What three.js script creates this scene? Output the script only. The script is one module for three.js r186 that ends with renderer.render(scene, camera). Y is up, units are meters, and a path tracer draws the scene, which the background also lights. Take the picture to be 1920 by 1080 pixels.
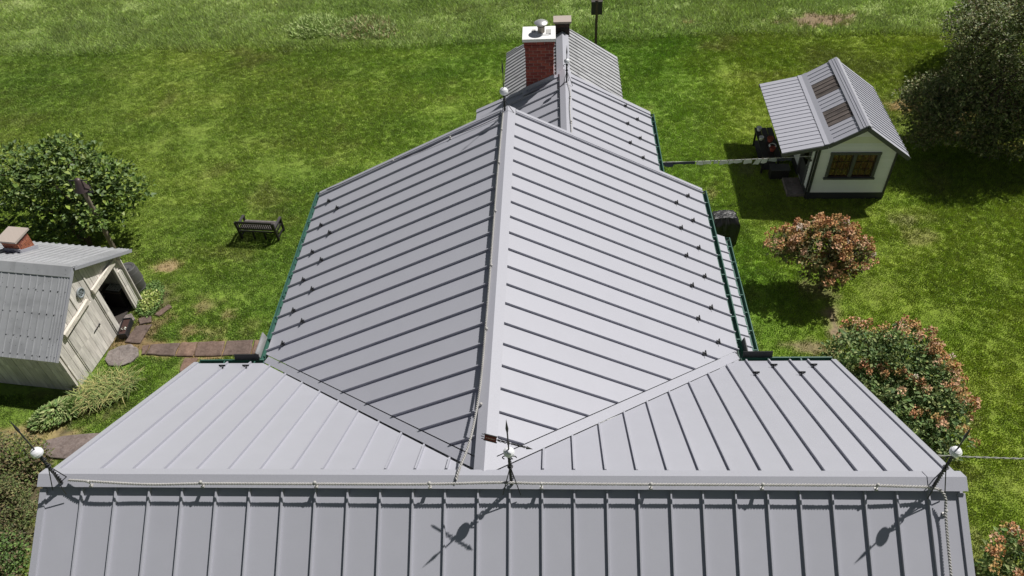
import * as THREE from 'three';
import { mergeGeometries } from 'three/addons/utils/BufferGeometryUtils.js';

/* ---------- camera, sky, sun, exposure ---------- */
const RAD = Math.PI / 180;
const scene = new THREE.Scene();
const camera = new THREE.PerspectiveCamera(40.785, 16 / 9, 0.1, 1500);
camera.position.set(0.4094, 17.0542, 5.641);
camera.rotation.order = 'YXZ';
camera.rotation.set(-44.6486 * RAD, 4.4806 * RAD, -3.713 * RAD);
const EL = 50.5 * RAD, AZ = 43 * RAD;
const sunDir = new THREE.Vector3(Math.cos(EL) * Math.sin(AZ), Math.sin(EL), -Math.cos(EL) * Math.cos(AZ));
// clear sky: deep blue overhead, paler and brighter towards the horizon, a wide glow round the sun (the disc itself is the DirectionalLight)
const skyTex = (() => {
  const w = 512, h = 256, d = new Float32Array(w * h * 4), v = new THREE.Vector3();
  for (let j = 0; j < h; j++) for (let i = 0; i < w; i++) {
    const el = ((j + 0.5) / h - 0.5) * Math.PI, az = ((i + 0.5) / w - 0.5) * 2 * Math.PI; v.set(Math.cos(el) * Math.cos(az), Math.sin(el), Math.cos(el) * Math.sin(az));
    const e = Math.max(0, Math.sin(el)), hz = Math.exp(-e * 5.2), c = v.dot(sunDir), g = 0.4 * Math.exp((c - 1) * 14) + 0.07 * Math.exp((c - 1) * 2.5), k = (j * w + i) * 4;
    const low = (el < 0 ? 0.5 : 1) * 0.84;
    d[k] = (0.02 + 0.5 * hz + g) * low; d[k + 1] = (0.034 + 0.51 * hz + g * 0.97) * low; d[k + 2] = (0.066 + 0.5 * hz + g * 0.92) * low; d[k + 3] = 1;
  }
  const t = new THREE.DataTexture(d, w, h, THREE.RGBAFormat, THREE.FloatType); t.mapping = THREE.EquirectangularReflectionMapping; t.colorSpace = THREE.LinearSRGBColorSpace; t.magFilter = t.minFilter = THREE.LinearFilter; t.needsUpdate = true; return t;
})();
scene.background = skyTex; scene.environment = skyTex;
const sun = new THREE.DirectionalLight(new THREE.Color(1, 0.965, 0.91), 5);
sun.position.copy(sunDir).multiplyScalar(80); sun.name = 'sun';
sun.castShadow = true; sun.shadow.mapSize.set(4096, 4096);
Object.assign(sun.shadow.camera, { left: -40, right: 40, top: 40, bottom: -40, near: 1, far: 200 });
scene.add(sun, sun.target);
sun.target.position.set(0, 0, -12);
const renderer = new THREE.WebGLRenderer({ antialias: true });
renderer.setSize(1024, 576);
renderer.toneMapping = THREE.LinearToneMapping;
renderer.toneMappingExposure = 1;
renderer.shadowMap.enabled = true;

/* ---------- small helpers ---------- */
function rng(seed) { let s = seed >>> 0; return () => { s = (s + 0x6d2b79f5) | 0; let t = Math.imul(s ^ (s >>> 15), 1 | s); t = (t + Math.imul(t ^ (t >>> 7), 61 | t)) ^ t; return ((t ^ (t >>> 14)) >>> 0) / 4294967296; }; }
const V3 = (x, y, z) => new THREE.Vector3(x, y, z);
const clamp = (x, a = 0, b = 1) => Math.min(b, Math.max(a, x));
const mix = (a, b, t) => a + (b - a) * t;
const sstep = (a, b, x) => { const t = clamp((x - a) / (b - a)); return t * t * (3 - 2 * t); };
function hash2(i, j) { let h = Math.imul(i, 374761393) ^ Math.imul(j, 668265263); h = Math.imul(h ^ (h >>> 13), 1274126177); return ((h ^ (h >>> 16)) >>> 0) / 4294967296; }
function vnoise(x, y, per = 0) {
  const xi = Math.floor(x), yi = Math.floor(y), fx = x - xi, fy = y - yi;
  const w = (n) => (per ? ((n % per) + per) % per : n);
  const a = hash2(w(xi), w(yi)), b = hash2(w(xi + 1), w(yi)), c = hash2(w(xi), w(yi + 1)), d = hash2(w(xi + 1), w(yi + 1));
  const u = fx * fx * (3 - 2 * fx), v = fy * fy * (3 - 2 * fy);
  return mix(mix(a, b, u), mix(c, d, u), v);
}
function fbm(x, y, o = 4, per = 0) { let s = 0, a = 0.5, t = 0; for (let k = 0; k < o; k++) { s += a * vnoise(x + 17.3 * k * (per ? 0 : 1), y + 9.1 * k * (per ? 0 : 1), per); t += a; x *= 2; y *= 2; per *= 2; a *= 0.5; } return s / t; }
const used = {};
function numbered(n) { const k = used[n] = (used[n] ?? -1) + 1; return k ? n + '_' + String(k).padStart(3, '0') : n; }
function shade(o) { o.traverse((m) => { if (m.isMesh) { m.castShadow = true; m.receiveShadow = true; } }); return o; }
function tag(o, label, category, group) { if (label) o.userData.label = label; if (category) o.userData.category = category; if (group) o.userData.group = group; return o; }
function thing(name, label, category, pos = [0, 0, 0], turn = 0, group) {
  const o = new THREE.Group(); o.name = numbered(name); o.position.set(...pos); o.rotation.y = turn; scene.add(o);
  return tag(o, label, category, group);
}
function part(parent, name, geo, mat, label) {
  const m = new THREE.Mesh(Array.isArray(geo) ? merge(geo) : geo, mat); m.name = name; m.castShadow = m.receiveShadow = true; parent.add(m);
  if (label) m.userData.label = label;
  return m;
}
function sub(parent, name) { const g = new THREE.Group(); g.name = name; parent.add(g); return g; }
function merge(list) {
  const l = list.map((g) => { const n = g.index ? g.toNonIndexed() : g; for (const k of Object.keys(n.attributes)) if (!['position', 'normal', 'uv', 'color'].includes(k)) n.deleteAttribute(k); return n; });
  return l.length === 1 ? l[0] : mergeGeometries(l);
}
// box with metre uvs, centred at x,y,z, optional euler
function box(w, h, d, x = 0, y = 0, z = 0, rx = 0, ry = 0, rz = 0) {
  const g = new THREE.BoxGeometry(w, h, d); const uv = g.attributes.uv, p = g.attributes.position, n = g.attributes.normal;
  for (let i = 0; i < uv.count; i++) {
    const ax = Math.abs(n.getX(i)), ay = Math.abs(n.getY(i));
    if (ax > 0.5) uv.setXY(i, p.getZ(i) + x, p.getY(i) + y); else if (ay > 0.5) uv.setXY(i, p.getX(i) + x, p.getZ(i) + z); else uv.setXY(i, p.getX(i) + x, p.getY(i) + y);
  }
  if (rx || ry || rz) g.applyMatrix4(new THREE.Matrix4().makeRotationFromEuler(new THREE.Euler(rx, ry, rz)));
  return g.translate(x, y, z);
}
function bar(a, b, r0, r1 = r0, seg = 7) {
  const A = V3(...a), B = V3(...b), d = B.clone().sub(A), L = d.length();
  const g = new THREE.CylinderGeometry(r1, r0, L, seg); g.translate(0, L / 2, 0);
  g.applyQuaternion(new THREE.Quaternion().setFromUnitVectors(V3(0, 1, 0), d.normalize())); return g.translate(...a);
}
// rectangular beam from a to b
function beam(a, b, w, h, up = [0, 1, 0]) {
  const A = V3(...a), B = V3(...b), d = B.clone().sub(A), L = d.length(); d.normalize();
  const s = new THREE.Vector3().crossVectors(V3(...up), d).normalize(), u = new THREE.Vector3().crossVectors(d, s);
  const g = box(w, h, L); g.applyMatrix4(new THREE.Matrix4().makeBasis(s, u, d)); const c = A.add(B).multiplyScalar(0.5);
  return g.translate(c.x, c.y, c.z);
}
function ball(r, x, y, z, sy = 1, ws = 14, hs = 10) { return new THREE.SphereGeometry(r, ws, hs).scale(1, sy, 1).translate(x, y, z); }
// solid from a flat polygon (convex) in a frame O + a*U + b*V, between offsets n0..n1 along N
function prism(poly, O, U, V, N, n0, n1) {
  const P = [], T = [], n = poly.length;
  const at = ([a, b], k) => O.clone().addScaledVector(U, a).addScaledVector(V, b).addScaledVector(N, k);
  const flip = new THREE.Vector3().crossVectors(U, V).dot(N) * area(poly) < 0;
  const tri = (a, b, c, ta, tb, tc) => { if (flip) { P.push(a, c, b); T.push(ta, tc, tb); } else { P.push(a, b, c); T.push(ta, tb, tc); } };
  for (let i = 1; i < n - 1; i++) {
    tri(at(poly[0], n1), at(poly[i], n1), at(poly[i + 1], n1), poly[0], poly[i], poly[i + 1]);
    tri(at(poly[0], n0), at(poly[i + 1], n0), at(poly[i], n0), poly[0], poly[i + 1], poly[i]);
  }
  for (let i = 0; i < n; i++) {
    const p = poly[i], q = poly[(i + 1) % n], a = at(p, n0), b = at(q, n0), c = at(q, n1), d = at(p, n1), l = Math.hypot(q[0] - p[0], q[1] - p[1]), h = n1 - n0;
    tri(a, b, c, [0, 0], [l, 0], [l, h]); tri(a, c, d, [0, 0], [l, h], [0, h]);
  }
  const g = new THREE.BufferGeometry();
  g.setAttribute('position', new THREE.Float32BufferAttribute(P.flatMap((v) => [v.x, v.y, v.z]), 3));
  g.setAttribute('uv', new THREE.Float32BufferAttribute(T.flat(), 2)); g.computeVertexNormals(); return g;
}
function area(p) { let s = 0; for (let i = 0; i < p.length; i++) { const a = p[i], b = p[(i + 1) % p.length]; s += a[0] * b[1] - a[1] * b[0]; } return s; }
function clip(poly, axis, lim, keepAbove) {
  const out = []; const f = (p) => (keepAbove ? p[axis] - lim : lim - p[axis]);
  for (let i = 0; i < poly.length; i++) { const a = poly[i], b = poly[(i + 1) % poly.length], fa = f(a), fb = f(b); if (fa >= 0) out.push(a); if (fa * fb < 0) { const t = fa / (fa - fb); out.push([mix(a[0], b[0], t), mix(a[1], b[1], t)]); } }
  return out;
}
function vrange(poly, u) {
  const v = []; for (let i = 0; i < poly.length; i++) { const a = poly[i], b = poly[(i + 1) % poly.length]; if ((a[0] - u) * (b[0] - u) <= 0 && a[0] !== b[0]) v.push(mix(a[1], b[1], (u - a[0]) / (b[0] - a[0]))); }
  return v.length ? [Math.min(...v), Math.max(...v)] : null;
}
function tubePath(pts, r, seg = 40, rad = 6) { return new THREE.TubeGeometry(new THREE.CatmullRomCurve3(pts.map((p) => V3(...p))), seg, r, rad); }
// two-strand twisted conductor along points
function twisted(pts, r, pitch) {
  const curve = new THREE.CatmullRomCurve3(pts.map((p) => V3(...p))), L = curve.getLength(), n = Math.max(8, Math.round(L / pitch * 7)), out = [];
  const up = V3(0, 1, 0.3).normalize();
  for (let s = 0; s < 2; s++) {
    const q = [];
    for (let i = 0; i <= n; i++) {
      const t = i / n, p = curve.getPointAt(t), d = curve.getTangentAt(t); const a = new THREE.Vector3().crossVectors(d, up).normalize(), b = new THREE.Vector3().crossVectors(a, d), w = t * L / pitch * 2 * Math.PI + s * Math.PI;
      q.push(p.addScaledVector(a, Math.cos(w) * r).addScaledVector(b, Math.sin(w) * r));
    }
    out.push(new THREE.TubeGeometry(new THREE.CatmullRomCurve3(q), n, r * 0.95, 4));
  }
  return out;
}

/* ---------- materials ---------- */
function tex(n, f, srgb = false, ch = 3) {     // f(x,y) in 0..1 -> [r,g,b] 0..1 or a number
  const d = new Uint8Array(n * n * 4);
  for (let j = 0; j < n; j++) for (let i = 0; i < n; i++) { const c = f(i / n, j / n); const k = (j * n + i) * 4; for (let m = 0; m < 3; m++) d[k + m] = 255 * clamp(typeof c === 'number' ? c : c[m]); d[k + 3] = 255; }
  const t = new THREE.DataTexture(d, n, n); t.wrapS = t.wrapT = THREE.RepeatWrapping; t.magFilter = THREE.LinearFilter; t.minFilter = THREE.LinearMipmapLinearFilter; t.generateMipmaps = true;
  if (srgb) t.colorSpace = THREE.SRGBColorSpace; t.needsUpdate = true; return t;
}
const rep = (t, m) => { const c = t.clone(); c.repeat.set(1 / m, 1 / m); c.needsUpdate = true; return c; };
const lin = (r, g, b) => new THREE.Color().setRGB(r, g, b);
const std = (c, rough = 0.7, o = {}) => new THREE.MeshStandardMaterial({ color: Array.isArray(c) ? lin(...c) : c, roughness: rough, ...o });
const R0 = rng(5);
const grain = tex(256, () => 0.82 + 0.18 * R0());
const soft = tex(512, (x, y) => fbm(x * 4, y * 4, 5, 4));
const mottle = tex(512, (x, y) => 0.94 + 0.05 * fbm(x * 8, y * 8, 5, 8) + 0.045 * (hash2((x * 512) | 0, (y * 512) | 0) - 0.5), false);
const metalBump = rep(tex(512, (x, y) => 0.6 * fbm(x * 5, y * 3, 3, 0) + 0.4 * hash2((x * 512) | 0, (y * 512) | 0)), 1.7);
const roofMetal = std([0.392, 0.397, 0.45], 0.5, { map: rep(mottle, 2.3), bumpMap: rep(soft, 1.3), bumpScale: 0.0012 });
const roofTones = [1, 0.982, 1.014].map((k) => { const m = roofMetal.clone(); m.color.multiplyScalar(k); return m; });
const trimMetal = std([0.4, 0.405, 0.46], 0.48, { map: rep(grain, 1.1) });
const trimWhite = std([0.72, 0.72, 0.72], 0.6);
const gutterGreen = std([0.046, 0.125, 0.098], 0.42, { map: rep(mottle, 0.7) });
const blackMetal = std([0.02, 0.021, 0.024], 0.5);
const darkIron = std([0.05, 0.05, 0.055], 0.5, { metalness: 0.4 });
const silver = std([0.62, 0.62, 0.62], 0.35, { metalness: 0.7 });
const glassBall = new THREE.MeshPhysicalMaterial({ color: lin(0.75, 0.76, 0.8), roughness: 0.25, clearcoat: 0.6 });
const woodMap = tex(512, (x, y) => { const g = fbm(x * 40, y * 3, 4, 0) * 0.35 + fbm(x * 6, y * 1.5, 4, 0) * 0.4 + 0.35 + 0.1 * (hash2((x * 512) | 0, ((y * 512) | 0) >> 3) - 0.5); return [g, g * 0.985, g * 0.96]; });
const boardPaint = [[0.95, 0.91, 0.87], [0.88, 0.85, 0.81], [1, 0.97, 0.93]].map((c) => std(c, 0.85, { map: rep(woodMap, 0.9) }));
const whitePaint = std([1, 0.94, 0.86], 0.75, { map: rep(woodMap, 1.3) });
const siding = [[0.83, 0.85, 0.85], [0.8, 0.825, 0.825], [0.85, 0.865, 0.87]].map((c) => std(c, 0.7, { map: rep(mottle, 0.8) }));
const sidingMoss = std([0.74, 0.77, 0.62], 0.8, { map: rep(mottle, 0.5) });
const darkTrim = std([0.035, 0.038, 0.042], 0.6, { map: rep(grain, 0.6) });
const greyTrim = std([0.085, 0.09, 0.095], 0.6, { map: rep(grain, 0.6) });
const brownPaint = std([0.045, 0.025, 0.02], 0.55);
const paneGlass = new THREE.MeshPhysicalMaterial({ color: lin(0.8, 0.68, 0.7), transmission: 1, thickness: 0, roughness: 0.02, ior: 1.5 });
const curtain = std([0.22, 0.09, 0.07], 0.9, { map: rep(woodMap, 0.4) });
const brickMap = rep(tex(256, (x, y) => 0.7 + 0.35 * (fbm(x * 12, y * 12, 4, 12) - 0.35)), 0.35);
const brickReds = [[0.4, 0.085, 0.06], [0.34, 0.07, 0.053], [0.46, 0.11, 0.075], [0.28, 0.062, 0.05]].map((c) => std(c, 0.9, { map: brickMap }));
const brickOrange = [[0.4, 0.13, 0.065], [0.34, 0.1, 0.055], [0.45, 0.16, 0.09], [0.28, 0.08, 0.05]].map((c) => std(c, 0.9, { map: brickMap }));
const brickSoot = [[0.06, 0.045, 0.042], [0.045, 0.036, 0.035], [0.085, 0.055, 0.05], [0.1, 0.06, 0.05]].map((c) => std(c, 0.95, { map: brickMap }));
const mortar = std([0.62, 0.42, 0.36], 0.95, { map: brickMap });
const mortarPale = std([0.55, 0.5, 0.44], 0.95, { map: brickMap });
const mortarDark = std([0.1, 0.09, 0.085], 0.95, { map: brickMap });
const concreteWhite = std([0.82, 0.82, 0.82], 0.8, { map: rep(mottle, 0.6) });
const concreteTan = std([0.42, 0.36, 0.32], 0.9, { map: rep(mottle, 0.4), bumpMap: rep(soft, 0.3), bumpScale: 0.004 });
const stoneMap = tex(512, (x, y) => { const a = fbm(x * 6, y * 6, 5, 6), b = fbm(x * 24, y * 24, 3, 24); const v = 0.55 + 0.6 * (a - 0.3) + 0.25 * (b - 0.5); return [v, v * (0.9 + 0.1 * b), v * (0.82 + 0.14 * b)]; });
const stones = [[0.24, 0.17, 0.145], [0.2, 0.15, 0.135], [0.28, 0.19, 0.15]].map((c) => std(c, 0.85, { map: rep(stoneMap, 1.1), bumpMap: rep(stoneMap, 1.1), bumpScale: 0.012 }));
const stoneGrey = std([0.3, 0.27, 0.27], 0.9, { map: rep(stoneMap, 0.7), bumpMap: rep(stoneMap, 0.5), bumpScale: 0.012 });
const bark = std([0.1, 0.075, 0.055], 0.95, { map: rep(woodMap, 0.3), bumpMap: rep(woodMap, 0.3), bumpScale: 0.01 });
const greyWood = std([0.3, 0.25, 0.2], 0.9, { map: rep(woodMap, 0.5) });
const oldGalv = std([0.47, 0.48, 0.5], 0.5, { map: rep(tex(512, (x, y) => {           // weathered sheet: stain bands with ragged outlines, specks
  const streak = fbm(x * 60, y * 3, 4, 0), blot = fbm(x * 5 + 3, y * 9, 5, 0); let v = 0.9 + 0.14 * (streak - 0.5) - 0.2 * sstep(0.42, 0.78, blot) * (0.3 + streak); if (hash2((x * 170) | 0, (y * 170) | 0) > 0.9965) v *= 0.25; return [v, v, v * 1.01];
}), 3.1), metalness: 0.15 });
const benchWood = std([0.02, 0.018, 0.018], 0.6, { map: rep(woodMap, 0.4) });
const leafMat = (o = {}) => new THREE.MeshPhysicalMaterial({ color: 0xffffff, vertexColors: true, roughness: 0.62, side: THREE.DoubleSide, ...o });
const leafGloss = leafMat({ roughness: 0.58, transmission: 0.25, thickness: 0 });
const leafDull = leafMat({ roughness: 0.7, transmission: 0.25, thickness: 0 });

/* ---------- the ground ---------- */
const patches = [    // x, z, rx, rz, colour, how dense: dry and bare places in the turf
  [-12.45, -12.8, 0.55, 0.42, [0.34, 0.25, 0.13], 1], [-10.55, -10.95, 0.5, 0.42, [0.27, 0.2, 0.1], 0.75], [-9.75, -10.5, 0.3, 0.3, [0.27, 0.2, 0.1], 0.75], [-10.65, -9.85, 0.65, 0.3, [0.3, 0.2, 0.11], 0.7], [-10.0, -9.75, 0.4, 0.3, [0.25, 0.2, 0.09], 0.6], [-8.9, -9.9, 0.5, 0.4, [0.2, 0.2, 0.06], 0.5],
  [-12.3, -9.9, 0.9, 1.0, [0.22, 0.14, 0.08], 0.8], [-12.2, -9.3, 1.1, 0.35, [0.24, 0.15, 0.08], 0.9], [-10.2, -9.1, 2.1, 0.42, [0.3, 0.19, 0.1], 0.9], [-10.35, -8.55, 0.4, 0.5, [0.2, 0.14, 0.08], 0.8],
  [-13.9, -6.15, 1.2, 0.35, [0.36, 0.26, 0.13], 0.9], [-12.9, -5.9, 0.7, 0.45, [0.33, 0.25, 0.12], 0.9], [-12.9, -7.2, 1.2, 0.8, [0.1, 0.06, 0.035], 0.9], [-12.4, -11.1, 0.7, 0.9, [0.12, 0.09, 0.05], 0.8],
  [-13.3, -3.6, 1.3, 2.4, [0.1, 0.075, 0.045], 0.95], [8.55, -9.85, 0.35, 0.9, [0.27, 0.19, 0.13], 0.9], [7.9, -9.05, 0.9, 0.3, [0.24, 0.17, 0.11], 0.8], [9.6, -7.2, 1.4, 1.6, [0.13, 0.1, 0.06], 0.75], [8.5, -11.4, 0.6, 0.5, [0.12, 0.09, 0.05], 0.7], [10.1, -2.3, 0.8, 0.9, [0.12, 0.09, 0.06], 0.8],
  [12.9, -29.1, 2.0, 0.75, [0.27, 0.19, 0.12], 0.95], [6.76, -29.25, 0.35, 0.14, [0.28, 0.12, 0.07], 0.95], [5.9, -16.2, 0.3, 0.3, [0.27, 0.24, 0.08], 0.7], [11.9, -14.6, 0.5, 0.4, [0.22, 0.2, 0.09], 0.6], [12.2, -13.8, 0.5, 0.4, [0.22, 0.19, 0.07], 0.6],
  [14.2, -21.5, 0.8, 0.5, [0.34, 0.22, 0.1], 0.85], [16.4, -20.9, 1.6, 0.7, [0.36, 0.24, 0.09], 0.85], [15.2, -19.6, 0.9, 0.4, [0.3, 0.17, 0.1], 0.8], [17.5, -18.6, 0.9, 0.6, [0.34, 0.24, 0.08], 0.7], [7.35, -17.9, 0.35, 0.8, [0.24, 0.24, 0.12], 0.6],
];
const bare = [];
function patchAt(x, z) {
  let c = null, k = 0; const n = fbm(x * 2.6 + 5, z * 2.6, 4) - 0.5, n2 = vnoise(x * 9, z * 9) - 0.5;
  for (const [px, pz, rx, rz, col, d] of patches) { const r = Math.hypot((x - px) / rx, (z - pz) / rz); if (r > 1.9) continue; const s = d * sstep(1.15, 0.55, r + n * 1.5 + n2 * 0.6); if (s > k) { k = s; c = col; } }
  return [c, k];
}
const meadowEdge = (x) => -27.75 - 0.25 * Math.sin(x * 0.23) + 0.6 * (vnoise(x * 0.5, 3) - 0.5);
function lawnColour(x, z) {
  const a = fbm(x * 0.13, z * 0.26 + 40, 4), b = fbm(x * 0.5 + 9, z * 0.9, 4), c = fbm(x * 0.07 + 31, z * 0.09, 3), m = 0.5 + 0.5 * Math.sin(z * 5.4 + 2.2 * fbm(x * 0.2, z * 0.2, 2));
  const far = sstep(0.4, -0.6, z - meadowEdge(x));
  const t = clamp((a - 0.5) * 1.7 + 0.5 + (m - 0.5) * 0.1 + (b - 0.5) * 0.5);
  const p = fbm(x * 2.1 + 50, z * 2.9 + 11, 3), q2 = vnoise(x * 6.5, z * 8) - 0.5;
  const wst = sstep(4, -16, x); let r = mix(0.14, 0.265, t) + 0.045 * wst + 0.05 * sstep(5, 9, x), g = mix(0.31, 0.41, t), bl = mix(0.016, 0.045, t) + 0.016 * wst;
  const mow = vnoise(x * 0.05 + 3, z * 2.1) - 0.5, pk = clamp(0.5 + (p - 0.5) * 0.9 + q2 * 0.3 + mow * 0.35), pr = mix(0.88, 1.12, pk); r *= mix(0.84, 1.2, pk); g *= pr; bl *= mix(0.75, 1.4, pk);
  const y = sstep(0.52, 0.75, c * 0.55 + b * 0.45); r = mix(r, 0.22, y * 0.75); g = mix(g, 0.27, y * 0.75); bl = mix(bl, 0.055, y * 0.8);
  const dry = sstep(0.62, 0.8, fbm(x * 0.5 + 70, z * 0.6 + 12, 4)); r = mix(r, 0.3, dry * 0.4); g = mix(g, 0.28, dry * 0.4); bl = mix(bl, 0.1, dry * 0.4);
  if (far > 0) { const q = fbm(x * 0.35 + 3, z * 0.6, 4); r = mix(r, mix(0.3, 0.52, q) * pr, far * 0.7); g = mix(g, mix(0.42, 0.62, q) * pr, far * 0.7); bl = mix(bl, mix(0.09, 0.24, q) * pr, far * 0.8); }
  return [r, g, bl];
}
{
  const N = 300, g = new THREE.PlaneGeometry(2, 2, N, N); g.rotateX(-Math.PI / 2);
  const p = g.attributes.position, col = new Float32Array(p.count * 3), uv = g.attributes.uv;
  const warp = (t) => t * 32 + Math.sign(t) * Math.pow(Math.abs(t), 9) * 620;
  for (let i = 0; i < p.count; i++) {
    const x = warp(p.getX(i)), z = warp(p.getZ(i)) - 16; const far = sstep(-27.2, -30, z);
    p.setXYZ(i, x, -0.015 + 0.04 * (fbm(x * 0.5, z * 0.5, 3) - 0.5) * (Math.hypot(x, z + 16) < 60 ? 1 : 0) + far * 0.18 * (fbm(x * 0.6, z * 0.8, 3) - 0.5), z);
    uv.setXY(i, x / 7.3, z / 7.3);
    let c = lawnColour(x, z); const [pc, k] = patchAt(x, z); c = c.map((v) => v * 0.8); if (pc) c = c.map((v, j) => mix(v, pc[j], k));
    col.set(c, i * 3);
  }
  g.setAttribute('color', new THREE.BufferAttribute(col, 3)); g.computeVertexNormals();
  const soil = tex(1024, (x, y) => { const v = 0.5 + 0.75 * fbm(x * 90, y * 90, 4, 90); return [v, v, v]; });
  const m = new THREE.Mesh(g, std(0xffffff, 0.95, { vertexColors: true, map: soil, bumpMap: soil, bumpScale: 0.03 })); m.name = 'lawn'; m.userData.kind = 'structure'; m.receiveShadow = true; scene.add(m);
}
/* ---------- a roof slope: panels (each with its standing seam) in a frame O + u*U + v*D ---------- */
function slope(parent, name, { O, U, D, poly, seams, h = 0.046, w = 0.02, top = 0.1, bot = 0, lean = 0.15, mat = roofMetal, alt, ribs = [], label }) {
  const o = V3(...O), u = V3(...U).normalize(), d = V3(...D).normalize(), n = new THREE.Vector3().crossVectors(u, d).normalize(); if (n.y < 0) n.negate();
  const gp = sub(parent, name); if (label) gp.userData.label = label;
  const us = poly.map((p) => p[0]), cuts = [Math.min(...us), ...seams, Math.max(...us)].sort((a, b) => a - b);
  const rib = (x, hh, ww) => { const r = vrange(poly, x); if (!r || r[1] - r[0] < top + bot + 0.08) return null; return prism([[-ww / 2, 0], [ww / 2 + hh * lean, 0], [ww / 2, hh], [-ww / 2, hh]], o.clone().addScaledVector(u, x), u, n, d, r[0] + top, r[1] - bot); };
  for (let i = 0; i < cuts.length - 1; i++) {
    const a = cuts[i], b = cuts[i + 1]; if (b - a < 0.02) continue; const pp = clip(clip(poly, 0, a + 0.001, true), 0, b - 0.001, false); if (pp.length < 3) continue;
    const list = [prism(pp, o, u, d, n, -0.012, 0)];
    if (i > 0) { const r = rib(a, h, w); if (r) list.push(r); }
    for (const t of ribs) { const r = rib(mix(a, b, t), h, w); if (r) list.push(r); }
    const am = alt && alt(i); part(gp, 'roof_panel', list, am || (mat === roofMetal ? roofTones[(hash2(i, Math.round(O[0] * 7 + D[0] * 3)) * 3) | 0] : mat));
  }
  return { group: gp, at: (a, b, c = 0) => o.clone().addScaledVector(u, a).addScaledVector(d, b).addScaledVector(n, c), u, d, n };
}
// brick stack: courses of single bricks round a mortar core, in local axes of parent
function brickStack(parent, x0, x1, z0, z1, y0, y1, mats, core, rnd, { L = 0.205, H = 0.078, j = 0.013, proud = 0, proudFrom = 9e9 } = {}) {
  part(parent, 'mortar', box(x1 - x0 - 0.016, y1 - y0, z1 - z0 - 0.016, (x0 + x1) / 2, (y0 + y1) / 2, (z0 + z1) / 2), core);
  const cache = {}; const T = 0.05;
  const geo = (l, t) => { const k = l.toFixed(2) + t; return cache[k] ??= box(t ? T : l, H, t ? l : T); };
  let c = 0;
  for (let y = y0 + j; y + H <= y1 + 0.001; y += H + j, c++) {
    const e = y > proudFrom ? proud : 0;
    for (const side of [0, 1, 2, 3]) {
      const alongX = side < 2, a0 = (alongX ? x0 : z0) - e, a1 = (alongX ? x1 : z1) + e; let a = a0 + (alongX ? 0 : T + 0.006), end = a1 - (alongX ? 0 : T + 0.006); let first = (c + side) % 2 ? L * 0.5 : L;
      while (end - a > 0.03) {
        let l = Math.min(first, end - a); if (end - a - l < 0.05) l = end - a; first = L;
        const m = new THREE.Mesh(geo(l, !alongX), mats[(rnd() * mats.length) | 0]); m.name = 'brick'; m.castShadow = m.receiveShadow = true; const f = (rnd() - 0.5) * 0.006 + e;
        if (alongX) m.position.set(a + l / 2, y + H / 2, side ? z1 - T / 2 + 0.004 + f : z0 + T / 2 - 0.004 - f); else m.position.set(side === 2 ? x0 + T / 2 - 0.004 - f : x1 - T / 2 + 0.004 + f, y + H / 2, a + l / 2);
        parent.add(m); a += l + j;
      }
    }
  }
}

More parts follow.
